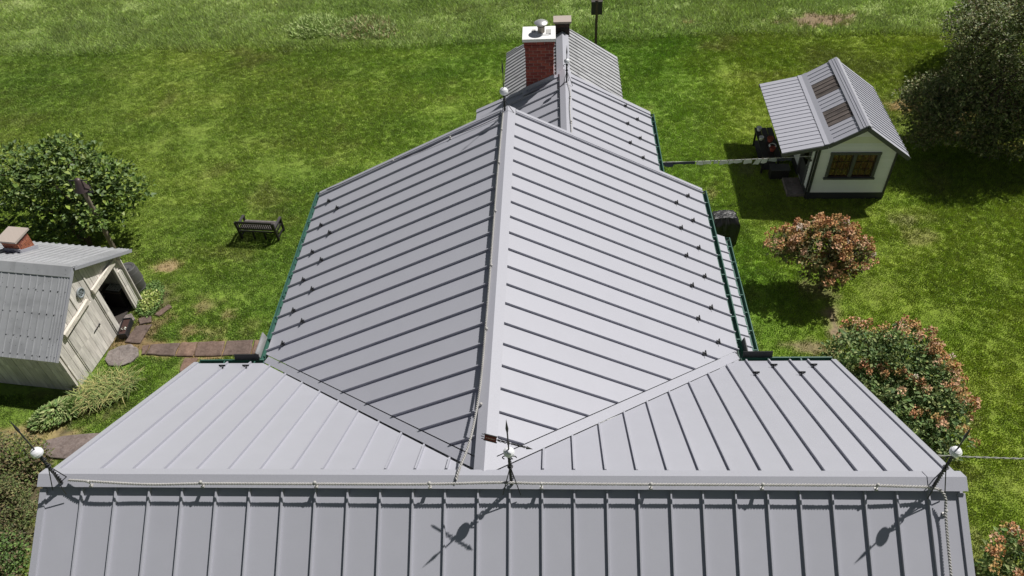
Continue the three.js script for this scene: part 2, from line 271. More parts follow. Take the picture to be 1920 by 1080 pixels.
/* ---------- the farmhouse ---------- */
const RY = 7.8;     // panel ridge of the front block; its vented cap rides 10 cm above
const XL = -6.8, XR = 5.73;
const house = thing('farmhouse', 'large farmhouse under grey standing seam metal roofs, filling the middle of the view', 'house');
{
  const cross = (slopeK) => Math.sqrt(1 + slopeK * slopeK);
  const sF = 0.635, sB = 0.59;
  // front slope
  const frontSeams = [-6.66, -6.2, -5.72, -5.24, -4.77, -4.29, -3.82, -3.36, -2.9, -2.45, -2, -1.55, -1.11, -0.66, -0.23, 0.21, 0.64, 1.08, 1.5, 1.93, 2.35, 2.78, 3.2, 3.62, 4.04, 4.46, 4.87, 5.28, 5.62];
  const Lf = 4.3 * cross(sF);
  const front = slope(house, 'front_roof_slope', { O: [0, RY, 0], U: [1, 0, 0], D: [0, -sF, 1], poly: [[XL, 0], [XR, 0], [XR, Lf], [XL, Lf]], seams: frontSeams.slice(1, -1), top: 0.1, label: 'shaded front slope, nearest the camera' });
  // back slope in two pieces either side of the wing
  const Lb = 4.07 * cross(sB);
  const backL = slope(house, 'back_roof_slope', { O: [0, RY, 0], U: [1, 0, 0], D: [0, -sB, -1], poly: [[XL, 0], [-0.63, 0.12], [-5.4, Lb], [XL + 0.05, Lb]], seams: [-6.11, -5.64, -5.18, -4.71, -4.25, -3.79, -3.33, -2.89, -2.44, -1.99, -1.57, -1.13], top: 0.13, bot: 0.02, h: 0.045, w: 0.026, lean: 0, label: 'left back slope, pale with faint seams' });
  const backR = slope(house, 'back_roof_slope', { O: [0, RY, 0], U: [1, 0, 0], D: [0, -sB, -1], poly: [[-0.55, 0.12], [XR, 0], [XR, Lb], [3.88, Lb]], seams: [5.21, 4.87, 4.48, 4.05, 3.63, 3.2, 2.78, 2.36, 1.93, 1.51, 1.08, 0.65, 0.22], top: 0.13, bot: 0.02, h: 0.045, w: 0.026, lean: 0, label: 'right back slope with dark seams' });
  // wing
  const WX = -0.59, WY = 7.74, sR = 0.525, sL = 0.487, eR = 3.97, eL = -5.4, LR = (eR - WX) * cross(sR), LL = (WX - eL) * cross(sL);
  const wingSeams = [8.94, 8.47, 8.04, 7.58, 7.11, 6.67, 6.21, 5.76, 5.3, 4.84, 4.38, 3.93, 3.47, 3.01, 2.56, 2.11, 1.66, 1.22, 0.78, 0.34];
  const wingR = slope(house, 'wing_roof_slope', { O: [WX, WY, 0], U: [0, 0, -1], D: [1, -sR, 0], poly: [[0.33, 0], [9.4, 0], [9.53, LR], [4.39, LR]], seams: [...wingSeams, 9.36], top: 0.15, bot: 0.0, label: 'bright right slope of the long wing' });
  const wingL = slope(house, 'wing_roof_slope', { O: [WX, WY, 0], U: [0, 0, -1], D: [-1, -sL, 0], poly: [[0.33, 0], [9.42, 0], [9.62, LL], [4.3, LL]], seams: [...wingSeams, 9.4], top: 0.08, bot: 0.0, label: 'left slope of the long wing' });
  // valley flashings lie on the wing slopes beside the valley
  const vstrip = (W, a, b, wd, h, q) => { const dx = b[0] - a[0], dy = b[1] - a[1], l = Math.hypot(dx, dy), nx = -dy / l * wd, ny = dx / l * wd; const o = W.at(0, 0, 0); return prism([[a[0] + nx * q, a[1] + ny * q], [b[0] + nx * q, b[1] + ny * q], [b[0] + nx * 0.93, b[1] + ny * 0.93], [a[0] + nx * 0.93, a[1] + ny * 0.93]], o, W.u, W.d, W.n, -0.012, h); };
  part(house, 'valley_flashing', vstrip(wingR, [4.16, LR], [0.12, 0.03], 0.18, 0.003, 0.03), trimMetal);
  part(house, 'valley_flashing', vstrip(wingL, [4.07, LL], [0.12, 0.03], 0.18, 0.003, 0.12), trimMetal);
  // ridge caps: solid bent profiles
  const cap = (name, O, P, N, l0, l1, wl, sl, wr, sr, up, drop, m = trimMetal) => {
    const prof = [[-wl, -wl * sl + up], [0, up], [wr, -wr * sr + up], [wr - 0.012, -wr * sr + up - drop], [0, up - drop], [-wl + 0.012, -wl * sl + up - drop]];
    return part(house, name, [prism([prof[0], prof[1], prof[4], prof[5]], V3(...O), V3(...P), V3(0, 1, 0), V3(...N), l0, l1), prism([prof[1], prof[2], prof[3], prof[4]], V3(...O), V3(...P), V3(0, 1, 0), V3(...N), l0, l1)], m);
  };
  cap('ridge_cap', [0, RY, 0], [0, 0, 1], [1, 0, 0], XL - 0.03, 5.25, 0.14, sB, 0.15, sF, 0.1, 0.012);
  cap('ridge_cap', [0, RY, 0], [0, 0, 1], [1, 0, 0], 5.262, XR + 0.03, 0.142, sB, 0.153, sF, 0.104, 0.012);
  part(house, 'ridge_closure', box(XR - XL - 0.3, 0.075, 0.02, (XL + XR) / 2, RY - 0.012, 0.06), darkTrim);
  cap('ridge_cap', [WX, WY, 0], [1, 0, 0], [0, 0, -1], 0.06, 3.5, 0.15, sL, 0.16, sR, 0.1, 0.012);
  cap('ridge_cap', [WX, WY, 0], [1, 0, 0], [0, 0, -1], 3.504, 9.44, 0.152, sL, 0.162, sR, 0.096, 0.012);
  // rakes
  const rake = (S, u, v0, v1, w = 0.09, up = 0.03, down = 0.16) => part(house, 'rake_trim', prism([[u - w / 2, v0], [u + w / 2, v0], [u + w / 2, v1], [u - w / 2, v1]], S.at(0, 0, 0), S.u, S.d, S.n, -down, up), trimMetal);
  rake(front, XL + 0.03, 0.15, Lf); rake(front, XR - 0.03, 0.15, Lf); rake(backL, XL + 0.04, 0.15, Lb); rake(backR, XR - 0.03, 0.15, Lb);
  rake(wingR, 9.47, 0.17, LR); rake(wingL, 9.53, 0.17, LL);
  // snow guards sit on the seams
  const guard = (S, seamU, v, lift = 0.045) => {
    const g = [], f = (a, b, e) => S.at(seamU + a, v + b, lift + e).toArray();
    g.push(beam(f(-0.03, 0, -0.02), f(0.03, 0, -0.02), 0.045, 0.035, S.n.toArray()), beam(f(-0.065, 0.03, 0.01), f(0.065, 0.03, 0.01), 0.01, 0.035, S.n.toArray()), beam(f(0, -0.04, 0.0), f(0, 0.03, 0.012), 0.018, 0.02, S.n.toArray()));
    part(S.group, 'snow_guard', g, blackMetal);
  };
  wingSeams.slice(0, 11).forEach((u, i) => { const dR = (i % 2 ? 3.18 : 3.52), dL = (i % 2 ? -4.66 : -4.99); if (i < 11) { guard(wingR, u, (dR - WX) * cross(sR)); guard(wingL, u, (WX - dL) * cross(sL)); } });
  guard(wingR, 3.93, (3.17 - WX) * cross(sR));
  for (const [x, z] of [[4.05, 3.38], [4.48, 3.73], [4.87, 3.38], [5.21, 3.73]]) guard(backR, x, z * cross(sB));
  for (const [x, z] of [[-6.11, 3.8], [-5.64, 3.8]]) guard(backL, x, z * cross(sB));
  // rear wing, lower
  const X1 = 0.74, Y1 = 6.04, s1R = 0.535, s1L = 0.495, e1R = 3.19, e1L = -1.84, L1R = (e1R - X1) * cross(s1R), L1L = (X1 - e1L) * cross(s1L);
  const rearSeams = [13.64, 13.2, 12.74, 12.27, 11.82, 11.36, 10.9, 10.44, 9.98, 9.55];
  const rearR = slope(house, 'rear_roof_slope', { O: [X1, Y1, 0], U: [0, 0, -1], D: [1, -s1R, 0], poly: [[9.25, 0], [14.05, 0], [13.93, L1R], [9.25, L1R]], seams: rearSeams, top: 0.15, label: 'right slope of the lower rear wing' });
  const rearL = slope(house, 'rear_roof_slope', { O: [X1, Y1, 0], U: [0, 0, -1], D: [-1, -s1L, 0], poly: [[9.25, 0], [14.05, 0], [14.22, L1L], [9.25, L1L]], seams: rearSeams, top: 0.1, label: 'left slope of the lower rear wing behind the ridge' });
  cap('ridge_cap', [X1, Y1, 0], [1, 0, 0], [0, 0, -1], 9.27, 14.06, 0.15, s1L, 0.17, s1R, 0.095, 0.012);
  part(house, 'rake_trim', prism([[13.88, 0.16], [14.05, 0.16], [13.95, L1R], [13.8, L1R]], rearR.at(0, 0, 0), rearR.u, rearR.d, rearR.n, -0.14, 0.03), trimMetal);
  part(house, 'rake_trim', prism([[13.9, 0.16], [14.06, 0.16], [14.22, L1L], [14.06, L1L]], rearL.at(0, 0, 0), rearL.u, rearL.d, rearL.n, -0.14, 0.03), trimMetal);
  rearSeams.slice(0, 7).forEach((u, i) => { guard(rearR, u, ((i % 2 ? 2.73 : 2.42) - X1 - (i === 0 ? 0 : 0)) * cross(s1R)); });
  // annex with a closely ribbed roof
  const X2 = 0.7, Y2 = 5.96, s2R = 0.69, s2L = 0.645, e2R = 2.46, e2L = -1.08, L2R = (e2R - X2) * cross(s2R), L2L = (X2 - e2L) * cross(s2L);
  const annexMat = std([0.43, 0.435, 0.455], 0.55, { map: rep(tex(512, (x, y) => { const v = 0.9 + 0.14 * (fbm(x * 60, y * 3, 4, 0) - 0.5) - 0.24 * sstep(0.5, 0.66, fbm(x * 9, y * 7 + 2, 5, 0)); return [v, v, v]; }), 2.6) });
  const annexSeams = []; for (let u = 14.22; u < 17.5; u += 0.6) annexSeams.push(u);
  slope(house, 'annex_roof_slope', { O: [X2, Y2, 0], U: [0, 0, -1], D: [1, -s2R, 0], poly: [[14.0, 0], [17.1, 0], [17.22, L2R], [14.0, L2R]], seams: annexSeams, ribs: [1 / 3, 2 / 3], h: 0.028, w: 0.034, top: 0.12, mat: annexMat, label: 'weathered right slope of the rear annex' });
  slope(house, 'annex_roof_slope', { O: [X2, Y2, 0], U: [0, 0, -1], D: [-1, -s2L, 0], poly: [[14.0, 0], [17.1, 0], [17.58, L2L], [14.0, L2L]], seams: annexSeams, ribs: [1 / 3, 2 / 3], h: 0.028, w: 0.034, top: 0.12, mat: annexMat, label: 'left slope of the rear annex behind the chimney' });
  cap('ridge_cap', [X2, Y2, 0], [1, 0, 0], [0, 0, -1], 14.07, 17.14, 0.19, s2L, 0.19, s2R, 0.05, 0.012);
  // low porch roof on the right
  const pS = 0.42, pL = 1.5 * cross(pS), porchSeams = []; for (let u = 4.7; u < 10.7; u += 0.335) porchSeams.push(u);
  slope(house, 'porch_roof_slope', { O: [3.6, 3.36, 0], U: [0, 0, -1], D: [1, -pS, 0], poly: [[4.2, 0], [10.75, 0], [10.75, pL], [4.2, pL]], seams: porchSeams, h: 0.04, w: 0.025, top: 0.02, label: 'low porch roof under the right eave' });
  // gutters
  const gutter = (a, b, out, w = 0.112, d = 0.1) => {
    const A = V3(...a), B = V3(...b), o = V3(...out), t = B.clone().sub(A).normalize(), L = A.distanceTo(B), up = V3(0, 1, 0), r = 0.008;
    const P = (poly) => prism(poly, A, o, up, t, 0, L);
    const list = [P([[0, -d], [r, -d], [r, 0.01], [0, 0.01]]), P([[r, -d], [w - 0.03, -d], [w - 0.03, -d + r], [r, -d + r]]), P([[w - 0.03, -d], [w, -d * 0.45], [w - r, -d * 0.45], [w - 0.03 - r * 0.5, -d + r]]), P([[w - r, -d * 0.45], [w, -d * 0.45], [w, 0], [w - r, 0]]), P([[w, -0.012], [w + 0.014, -0.012], [w + 0.014, 0], [w, 0]])];
    for (const e of [0, L - r]) list.push(prism([[r, -d + r], [w - r, -d * 0.45], [w - r, -0.01], [r, -0.01]], A, o, up, t, e, e + r));
    for (let s = 0.5; s < L - 0.2; s += 0.62) list.push(prism([[r, -0.03], [w - r, -0.03], [w - r, -0.012], [r, -0.012]], A, o, up, t, s, s + 0.025));
    return part(house, 'gutter', list, gutterGreen);
  };
  const wyR = WY - sR * (eR - WX), wyL = WY - sL * (WX - eL), by = RY - sB * 4.07, ry1 = Y1 - s1R * (e1R - X1);
  gutter([eR, wyR - 0.03, -4.2], [eR, wyR - 0.03, -9.5], [1, 0, 0]); gutter([eL, wyL - 0.03, -9.62], [eL, wyL - 0.03, -4.2], [-1, 0, 0]);
  gutter([eR + 0.02, by - 0.03, -4.07], [XR - 0.02, by - 0.03, -4.07], [0, 0, -1]); gutter([XL + 0.06, by - 0.03, -4.07], [eL - 0.02, by - 0.03, -4.07], [0, 0, -1]);
  gutter([e1R, ry1 - 0.03, -9.3], [e1R, ry1 - 0.03, -13.93], [1, 0, 0]); gutter([3.6 + 1.5, 3.36 - 1.5 * pS - 0.03, -4.3], [5.1, 3.36 - 1.5 * pS - 0.03, -10.75], [1, 0, 0], 0.14);
  // splash guards at the inner corners, downspout elbow on the porch roof
  part(house, 'splash_guard', [box(0.02, 0.13, 0.42, eR + 0.13, wyR + 0.04, -4.42, 0, 0, -0.3), box(0.56, 0.13, 0.02, eR + 0.33, by + 0.03, -4.21, -0.35, 0, 0)], blackMetal, 'black splash guard at the right inner corner');
  part(house, 'splash_guard', [box(0.5, 0.13, 0.02, eL - 0.36, by + 0.03, -4.2, -0.35, 0, 0)], blackMetal, 'black splash guard at the left inner corner');
  part(house, 'splash_guard', [box(0.02, 0.17, 0.55, eL - 0.14, wyL + 0.05, -4.5, 0, 0, 0.3)], silver, 'bare metal splash guard at the left inner corner');
  part(house, 'downspout', [bar([eR + 0.08, wyR - 0.12, -5.55], [eR - 0.1, 3.3, -5.55], 0.045, 0.045, 10), bar([eR - 0.1, 3.27, -5.55], [5.16, 2.86, -5.55], 0.05, 0.05, 10)], blackMetal);
  // walls stand in under the eaves
  const wall = (list) => part(house, 'wall', list, siding[0]);
  const gable = (x, y0, half0, half1, yr, along, t) => null;
  wall([box(XR - XL - 0.6, 5.2, 7.5, (XL + XR) / 2, 2.6, 0), prism([[-3.75, 5.2], [3.75, 5.2], [0.15, RY - 0.16], [-0.15, RY - 0.16]], V3(XL + 0.35, 0, 0), V3(0, 0, 1), V3(0, 1, 0), V3(1, 0, 0), 0, XR - XL - 0.7)]);
  wall([box(eR - eL - 0.7, 5.15, 5.3, (eR + eL) / 2, 2.575, -6.5), prism([[eL + 0.4, 5.15], [eR - 0.4, 5.15], [WX + 0.1, WY - 0.16], [WX - 0.1, WY - 0.16]], V3(0, 0, -9.2), V3(1, 0, 0), V3(0, 1, 0), V3(0, 0, 1), 0, 5.2)]);
  wall([box(e1R - e1L - 0.6, 4.55, 4.6, (e1R + e1L) / 2, 2.275, -11.5), prism([[e1L + 0.35, 4.55], [e1R - 0.35, 4.55], [X1 + 0.1, Y1 - 0.16], [X1 - 0.1, Y1 - 0.16]], V3(0, 0, -13.8), V3(1, 0, 0), V3(0, 1, 0), V3(0, 0, 1), 0, 4.5)]);
  wall([box(e2R - e2L - 0.4, 4.55, 3.1, (e2R + e2L) / 2, 2.275, -15.35), prism([[e2L + 0.25, 4.55], [e2R - 0.25, 4.55], [X2 + 0.1, Y2 - 0.18], [X2 - 0.1, Y2 - 0.18]], V3(0, 0, -16.9), V3(1, 0, 0), V3(0, 1, 0), V3(0, 0, 1), 0, 3.0)]);
  for (const [x, z] of [[4.9, -10.6], [4.9, -8.6], [4.9, -6.6], [4.9, -4.6]]) part(house, 'porch_post', box(0.12, 2.65, 0.12, x, 1.325, z), trimWhite);
  part(house, 'porch_floor', box(1.5, 0.3, 6.5, 4.35, 0.15, -7.5), greyWood);
  // brick chimney on the rear wing's left slope
  const ch = sub(house, 'chimney'); ch.userData.label = 'tall red brick chimney with a white cap and metal flue';
  const cx0 = -0.345, cx1 = 0.425, cz0 = -14.5, cz1 = -13.93;
  brickStack(ch, cx0, cx1, cz0, cz1, 5.28, 7.06, brickReds, mortar, rng(77), { H: 0.075, j: 0.017, proud: 0.025, proudFrom: 6.78 });
  part(ch, 'chimney_cap', [box(0.9, 0.085, 0.74, 0.04, 7.11, -14.2), box(0.36, 0.02, 0.32, 0.13, 7.162, -14.2)], concreteWhite);
  const pad = part(ch, 'flue_flange', [box(0.14, 0.012, 0.24, 0.3, 7.178, -14.2), box(0.1, 0.012, 0.12, -0.1, 7.178, -14.28)], std([0.42, 0.42, 0.41], 0.8));
  part(ch, 'flue_pipe', [new THREE.CylinderGeometry(0.095, 0.095, 0.24, 20).translate(0.1, 7.29, -14.2), new THREE.TorusGeometry(0.1, 0.012, 6, 20).rotateX(Math.PI / 2).translate(0.1, 7.34, -14.2)], std([0.3, 0.27, 0.24], 0.5, { metalness: 0.6, map: rep(mottle, 0.15) }));
  part(ch, 'flue_cap', [new THREE.LatheGeometry([[0, 0.07], [0.06, 0.068], [0.13, 0.05], [0.185, 0.015], [0.19, 0], [0.18, -0.012], [0.1, 0.012], [0, 0.018]].map(([a, b]) => new THREE.Vector2(a, b)), 28).translate(0.1, 7.43, -14.2), ...[0, 1, 2].map((k) => box(0.012, 0.06, 0.02, 0.1 + 0.09 * Math.cos(k * 2.1), 7.42, -14.2 + 0.09 * Math.sin(k * 2.1)))], silver);
  const fl = (x, z) => Y1 - s1L * (X1 - x);
  part(ch, 'chimney_flashing', [beam([cx0 - 0.04, fl(cx0) + 0.07, cz1 + 0.012], [cx1 + 0.02, fl(cx1) + 0.07, cz1 + 0.012], 0.012, 0.17), beam([cx0 - 0.012, fl(cx0) + 0.06, cz0], [cx0 - 0.012, fl(cx0) + 0.06, cz1], 0.012, 0.15), beam([cx1 + 0.012, fl(cx1) + 0.08, cz0], [cx1 + 0.012, fl(cx1) + 0.08, cz1], 0.012, 0.15), beam([cx0 - 0.12, fl(cx0) + 0.0, cz1 + 0.1], [cx1 + 0.05, fl(cx1) + 0.02, cz1 + 0.1], 0.2, 0.012)], trimMetal);
  // small sooty chimney on the annex ridge
  const ch2 = sub(house, 'chimney'); ch2.userData.label = 'small dark brick chimney with a tan slab on the annex ridge';
  brickStack(ch2, 0.49, 0.92, -16.9, -16.55, 5.75, 6.26, brickSoot, mortarDark, rng(12), { L: 0.19 });
  part(ch2, 'chimney_cap', box(0.54, 0.06, 0.42, 0.705, 6.29, -16.72), concreteTan);
}
/* ---------- small white garden house, right ---------- */
{
  const s = thing('garden_house', 'small white clapboard garden house with ribbed grey roof, right of the farmhouse', 'garden house', [9.058, 0, -15.835], -0.024);
  const back = 3.85, k = (a) => Math.sqrt(1 + a * a), O = (x, y, z) => V3(x, y, z);
  const outline = [[0, 0], [2.538, 0], [2.538, 1.96], [1.266, 2.9], [0.2, 2.24], [0, 2.18]];
  const rd = rng(31), face = sub(s, 'front_wall'), left = sub(s, 'left_wall');
  const lap = V3(0, 1, 0.09).normalize();
  const win = [0.46, 0.89, 1.98, 1.86];
  for (let h = 0.26; h < 2.85; h += 0.125) {
    const c = clip(clip(outline, 1, h, true), 1, h + 0.125, false); if (c.length < 3) continue;
    const pieces = h + 0.125 > win[1] && h < win[3] ? [clip(c, 0, win[0], false), clip(c, 0, win[2], true)] : [c];
    for (const q of pieces) if (q.length > 2) part(face, 'siding_board', prism(q.map(([a, b]) => [a, b - h]), O(0, h, 0.022), V3(1, 0, 0), V3(0, 1, -0.2), V3(0, 0, 1), -0.01, 0.006), h > 2.1 && rd() < 0.6 ? sidingMoss : siding[(rd() * 3) | 0]);
    if (h < 2.05) for (const [a, b] of (h < 1.84 ? [[0.08, 0.46], [1.4, back]] : [[0.08, back]])) part(left, 'siding_board', prism([[a, 0], [b, 0], [b, 0.125], [a, 0.125]], O(-0.012, h, 0), V3(0, 0, -1), V3(0.11, 1, 0), V3(-1, 0, 0), -0.01, 0.006), siding[(rd() * 3) | 0]);
  }
  part(s, 'inner_wall', [prism(clip(clip(outline, 1, 0.1, true), 1, win[1], false), O(0, 0, -0.06), V3(1, 0, 0), V3(0, 1, 0), V3(0, 0, 1), 0, 0.06), prism(clip(outline, 1, win[3], true), O(0, 0, -0.06), V3(1, 0, 0), V3(0, 1, 0), V3(0, 0, 1), 0, 0.06), box(0.44, 0.97, 0.06, 0.24, 1.375, -0.03), box(0.53, 0.97, 0.06, 2.25, 1.375, -0.03), prism(outline, O(0, 0, -back), V3(1, 0, 0), V3(0, 1, 0), V3(0, 0, 1), 0, 0.06), box(0.06, 1.95, back, 2.5, 0.975, -back / 2), box(0.06, 2.15, back - 1.4, 0.03, 1.075, -back / 2 - 0.7), box(0.06, 2.15, 0.46, 0.03, 1.075, -0.25), box(0.06, 0.3, 0.96, 0.03, 2.0, -0.93), box(2.5, 0.1, back, 1.27, 0.05, -back / 2)], siding[1]);
  part(s, 'base_trim', [box(2.56, 0.27, 0.03, 1.27, 0.135, 0.02), box(0.03, 0.27, 0.46, -0.02, 0.135, -0.23), box(0.03, 0.27, back - 1.42, -0.02, 0.135, -back / 2 - 0.7)], darkTrim);
  part(s, 'corner_board', [box(0.08, 2.1, 0.03, 0.035, 1.05, 0.036), box(0.03, 2.1, 0.1, -0.036, 1.05, -0.05)], darkTrim); part(s, 'corner_board', [box(0.06, 1.95, 0.03, 2.515, 0.975, 0.036), box(0.03, 1.95, 0.1, 2.56, 0.975, -0.05)], darkTrim);
  // window
  const w = sub(s, 'window'), [wx0, wy0, wx1, wy1] = win, mid = (wx0 + wx1) / 2;
  part(w, 'frame', [box(wx1 - wx0 + 0.1, 0.085, 0.07, mid, wy1 + 0.01, 0.03), box(wx1 - wx0 + 0.14, 0.06, 0.1, mid, wy0 - 0.01, 0.045), box(0.09, wy1 - wy0 - 0.07, 0.07, wx0 + 0.01, (wy0 + wy1) / 2, 0.03), box(0.09, wy1 - wy0 - 0.07, 0.07, wx1 - 0.01, (wy0 + wy1) / 2, 0.03), box(0.1, wy1 - wy0 - 0.07, 0.06, mid, (wy0 + wy1) / 2, 0.028)], greyTrim);
  for (const side of [0, 1]) {
    const a = (side ? mid + 0.05 : wx0 + 0.055), b = (side ? wx1 - 0.055 : mid - 0.05), c = wy0 + 0.02, d = wy1 - 0.033, pw = (b - a) / 3, ph = (d - c) / 3, bars = [];
    for (const t of [0, 3]) { bars.push(box(0.035, d - c, 0.035, a + pw * t + (t ? -0.0175 : 0.0175), (c + d) / 2, -0.002), box(b - a - 0.07, 0.035, 0.035, (a + b) / 2, c + ph * t + (t ? -0.0175 : 0.0175), -0.002)); }
    for (const t of [1, 2]) { bars.push(box(0.016, d - c - 0.07, 0.025, a + pw * t, (c + d) / 2, 0)); for (let q = 0; q < 3; q++) bars.push(box(pw - 0.02, 0.016, 0.024, a + pw * (q + 0.5), c + ph * t, 0)); }
    part(w, 'sash', bars, brownPaint);
    for (let i = 0; i < 3; i++) for (let j = 0; j < 3; j++) part(w, 'pane', box(pw - 0.017, ph - 0.017, 0.003, a + pw * (i + 0.5), c + ph * (j + 0.5), -0.006), paneGlass);
    const cg = new THREE.PlaneGeometry(b - a, d - c, 24, 1), cp = cg.attributes.position; for (let i = 0; i < cp.count; i++) cp.setZ(i, 0.012 * Math.sin(cp.getX(i) * 55 + side));
    cg.computeVertexNormals(); part(w, 'curtain', cg.translate((a + b) / 2, (c + d) / 2, -0.035), new THREE.MeshStandardMaterial({ color: lin(0.17, 0.075, 0.08), roughness: 0.95, side: THREE.DoubleSide }));
  }
  // door in the left wall, standing in shade
  const dr = sub(s, 'door');
  part(dr, 'door_frame', [box(0.06, 1.8, 0.09, -0.03, 0.95, -0.49), box(0.06, 1.8, 0.09, -0.03, 0.95, -1.37), box(0.06, 0.09, 0.97, -0.03, 1.86, -0.93)], greyTrim);
  part(dr, 'door_leaf', [box(0.04, 0.7, 0.79, 0.02, 0.46, -0.93), box(0.04, 0.98, 0.12, 0.02, 1.31, -0.6), box(0.04, 0.98, 0.12, 0.02, 1.31, -1.26), box(0.04, 0.1, 0.54, 0.02, 1.76, -0.93)], std([0.05, 0.05, 0.055], 0.6));
  part(dr, 'pane', box(0.004, 0.9, 0.54, 0.02, 1.26, -0.93), paneGlass); part(dr, 'handle', ball(0.03, -0.02, 0.95, -0.6), silver);
  // roof
  const W0 = -0.214, W1 = 4.129, seams = []; for (let i = 1; i < 20; i++) seams.push(W0 + i * (W1 - W0) / 20);
  const patchMat = std([0.2, 0.178, 0.17], 0.6, { map: rep(tex(512, (x, y) => { const b = fbm(x * 9, y * 5, 5, 0), f = fbm(x * 80, y * 10, 3, 0); const v = 0.45 + 1.0 * (b - 0.25) + 0.35 * (f - 0.5); return [v, v * 0.94, v * 0.9]; }), 2.1), bumpMap: rep(tex(256, (x) => 0.5 + 0.5 * Math.sin(x * Math.PI * 2 * 24)), 1), bumpScale: 0.012 });
  const S = { h: 0.02, w: 0.024 };
  slope(s, 'roof_slope', { O: [1.266, 3.013, 0], U: [0, 0, -1], D: [1, -0.726, 0], poly: [[W0, 0], [W1, 0], [W1, 1.592 * k(0.726)], [W0, 1.592 * k(0.726)]], seams, ...S, top: 0.12, h: 0.026, mat: roofMetal, label: 'right slope with close ribs' });
  slope(s, 'roof_slope', { O: [1.266, 3.013, 0], U: [0, 0, -1], D: [-1, -0.623, 0], poly: [[W0, 0], [W1, 0], [W1, 1.065 * k(0.623)], [W0, 1.065 * k(0.623)]], seams, ...S, top: 0.14, bot: 0.1, alt: (i) => ((i >= 4 && i < 8) || (i >= 12 && i < 16) ? patchMat : null), label: 'upper left slope with two brown translucent patches' });
  slope(s, 'roof_slope', { O: [0.201, 2.349, 0], U: [0, 0, -1], D: [-1, -0.2265, 0], poly: [[W0, 0], [W1, 0], [W1, 1.417 * k(0.2265)], [W0, 1.417 * k(0.2265)]], seams, ...S, top: 0.1, label: 'low left slope over the porch' });
  const capP = (name, prof, l0, l1) => part(s, name, prof.map((q) => prism(q, O(0, 0, 0), V3(1, 0, 0), V3(0, 1, 0), V3(0, 0, -1), l0, l1)), trimMetal);
  capP('ridge_cap', [[[1.266, 3.065], [1.266, 3.05], [1.03, 2.903], [1.03, 2.918]], [[1.266, 3.065], [1.4, 2.968], [1.4, 2.953], [1.266, 3.05]]], W0 - 0.01, W1 + 0.01);
  part(s, 'ridge_vent', [beam([1.13, 2.986, -W0], [1.13, 2.986, -W1], 0.012, 0.012), beam([1.2, 3.03, -W0], [1.2, 3.03, -W1], 0.012, 0.012)], trimMetal);
  capP('roof_flashing', [[[0.34, 2.462], [0.2, 2.374], [0.2, 2.362], [0.34, 2.448]], [[0.2, 2.374], [0.07, 2.345], [0.07, 2.333], [0.2, 2.362]]], W0 - 0.005, W1 + 0.005);
  for (const z of [-W0 + 0.012, -W1 - 0.012]) part(s, 'rake_board', [beam([1.266, 2.93, z], [2.87, 1.766, z], 0.03, 0.13), beam([1.266, 2.93, z], [0.2, 2.265, z], 0.03, 0.13), beam([0.2, 2.265, z], [-1.22, 1.943, z], 0.03, 0.13)], greyTrim);
  part(s, 'soffit', [prism([[W0, 0.02], [W1, 0.02], [W1, 1.55 * k(0.726)], [W0, 1.55 * k(0.726)]], O(1.266, 2.95, 0), V3(0, 0, -1), V3(1, -0.726, 0).normalize(), V3(0.588, 0.809, 0), -0.02, 0), prism([[W0, 0], [W1, 0], [W1, 1.4 * k(0.2265)], [W0, 1.4 * k(0.2265)]], O(0.2, 2.29, 0), V3(0, 0, -1), V3(-1, -0.2265, 0).normalize(), V3(-0.22, 0.975, 0), -0.02, 0)], greyTrim);
  for (const z of [-0.3, -3.6]) part(s, 'eave_bracket', beam([-0.03, 1.35, z], [-0.8, 1.98, z], 0.06, 0.06), darkTrim);
  part(s, 'door_step', box(0.56, 0.12, 0.95, -0.33, 0.06, -0.55), stoneGrey);
  // what stands under the porch roof
  const base = (x, z) => [9.058 + x + 0.024 * -z, 0, -15.835 + 0.024 * x + z];
  const wb = thing('work_bench', 'dark wooden work bench heaped with pots under the garden house eave', 'workbench', base(-1.0, -2.3), -0.024);
  part(wb, 'bench_top', [0, 1, 2].map((i) => box(0.2, 0.04, 1.9, -0.22 + i * 0.22, 0.72, 0)), benchWood); for (const x of [-0.26, 0.26]) for (const z of [-0.85, 0.85]) part(wb, 'leg', box(0.06, 0.7, 0.06, x, 0.35, z), benchWood);
  part(wb, 'shelf', box(0.55, 0.03, 1.8, 0, 0.2, 0), benchWood);
  const pot = (n, label, x, y, z, r, h, m) => { const p = thing(n, label, 'plant pot', base(x, z)); p.position.y = y; part(p, 'pot', new THREE.LatheGeometry([[0, 0], [r * 0.7, 0], [r, h], [r * 1.08, h], [r * 1.08, h * 0.86], [r * 0.9, h * 0.86], [r * 0.85, h * 0.9], [0, h * 0.88]].map(([a, b]) => new THREE.Vector2(a, b)), 14), m); };
  pot('plant_pot', 'pale plant pot on the far end of the dark work bench', -1.2, 0.745, -3.05, 0.09, 0.14, concreteWhite); pot('plant_pot', 'pale plant pot near the middle edge of the dark work bench', -1.22, 0.745, -2.45, 0.08, 0.13, concreteWhite);
  pot('plant_pot', 'rust red plant pot on the dark work bench', -0.92, 0.745, -2.35, 0.11, 0.16, brickReds[2]); pot('plant_pot', 'rust red plant pot on the near end of the dark work bench', -0.95, 0.745, -1.75, 0.1, 0.15, brickReds[0]);
  const hose = thing('garden_hose', 'pale coiled hose on the dark work bench', 'hose', base(-0.88, -2.05)); hose.position.y = 0.76; for (let i = 0; i < 3; i++) part(hose, 'hose_coil', new THREE.TorusGeometry(0.13 - i * 0.012, 0.011, 6, 22).rotateX(Math.PI / 2).translate(0, i * 0.018, 0), concreteWhite);
  const tb = thing('storage_box', 'dark low storage box beneath the washing beside the door step', 'box', base(-0.7, -1.25), -0.024);
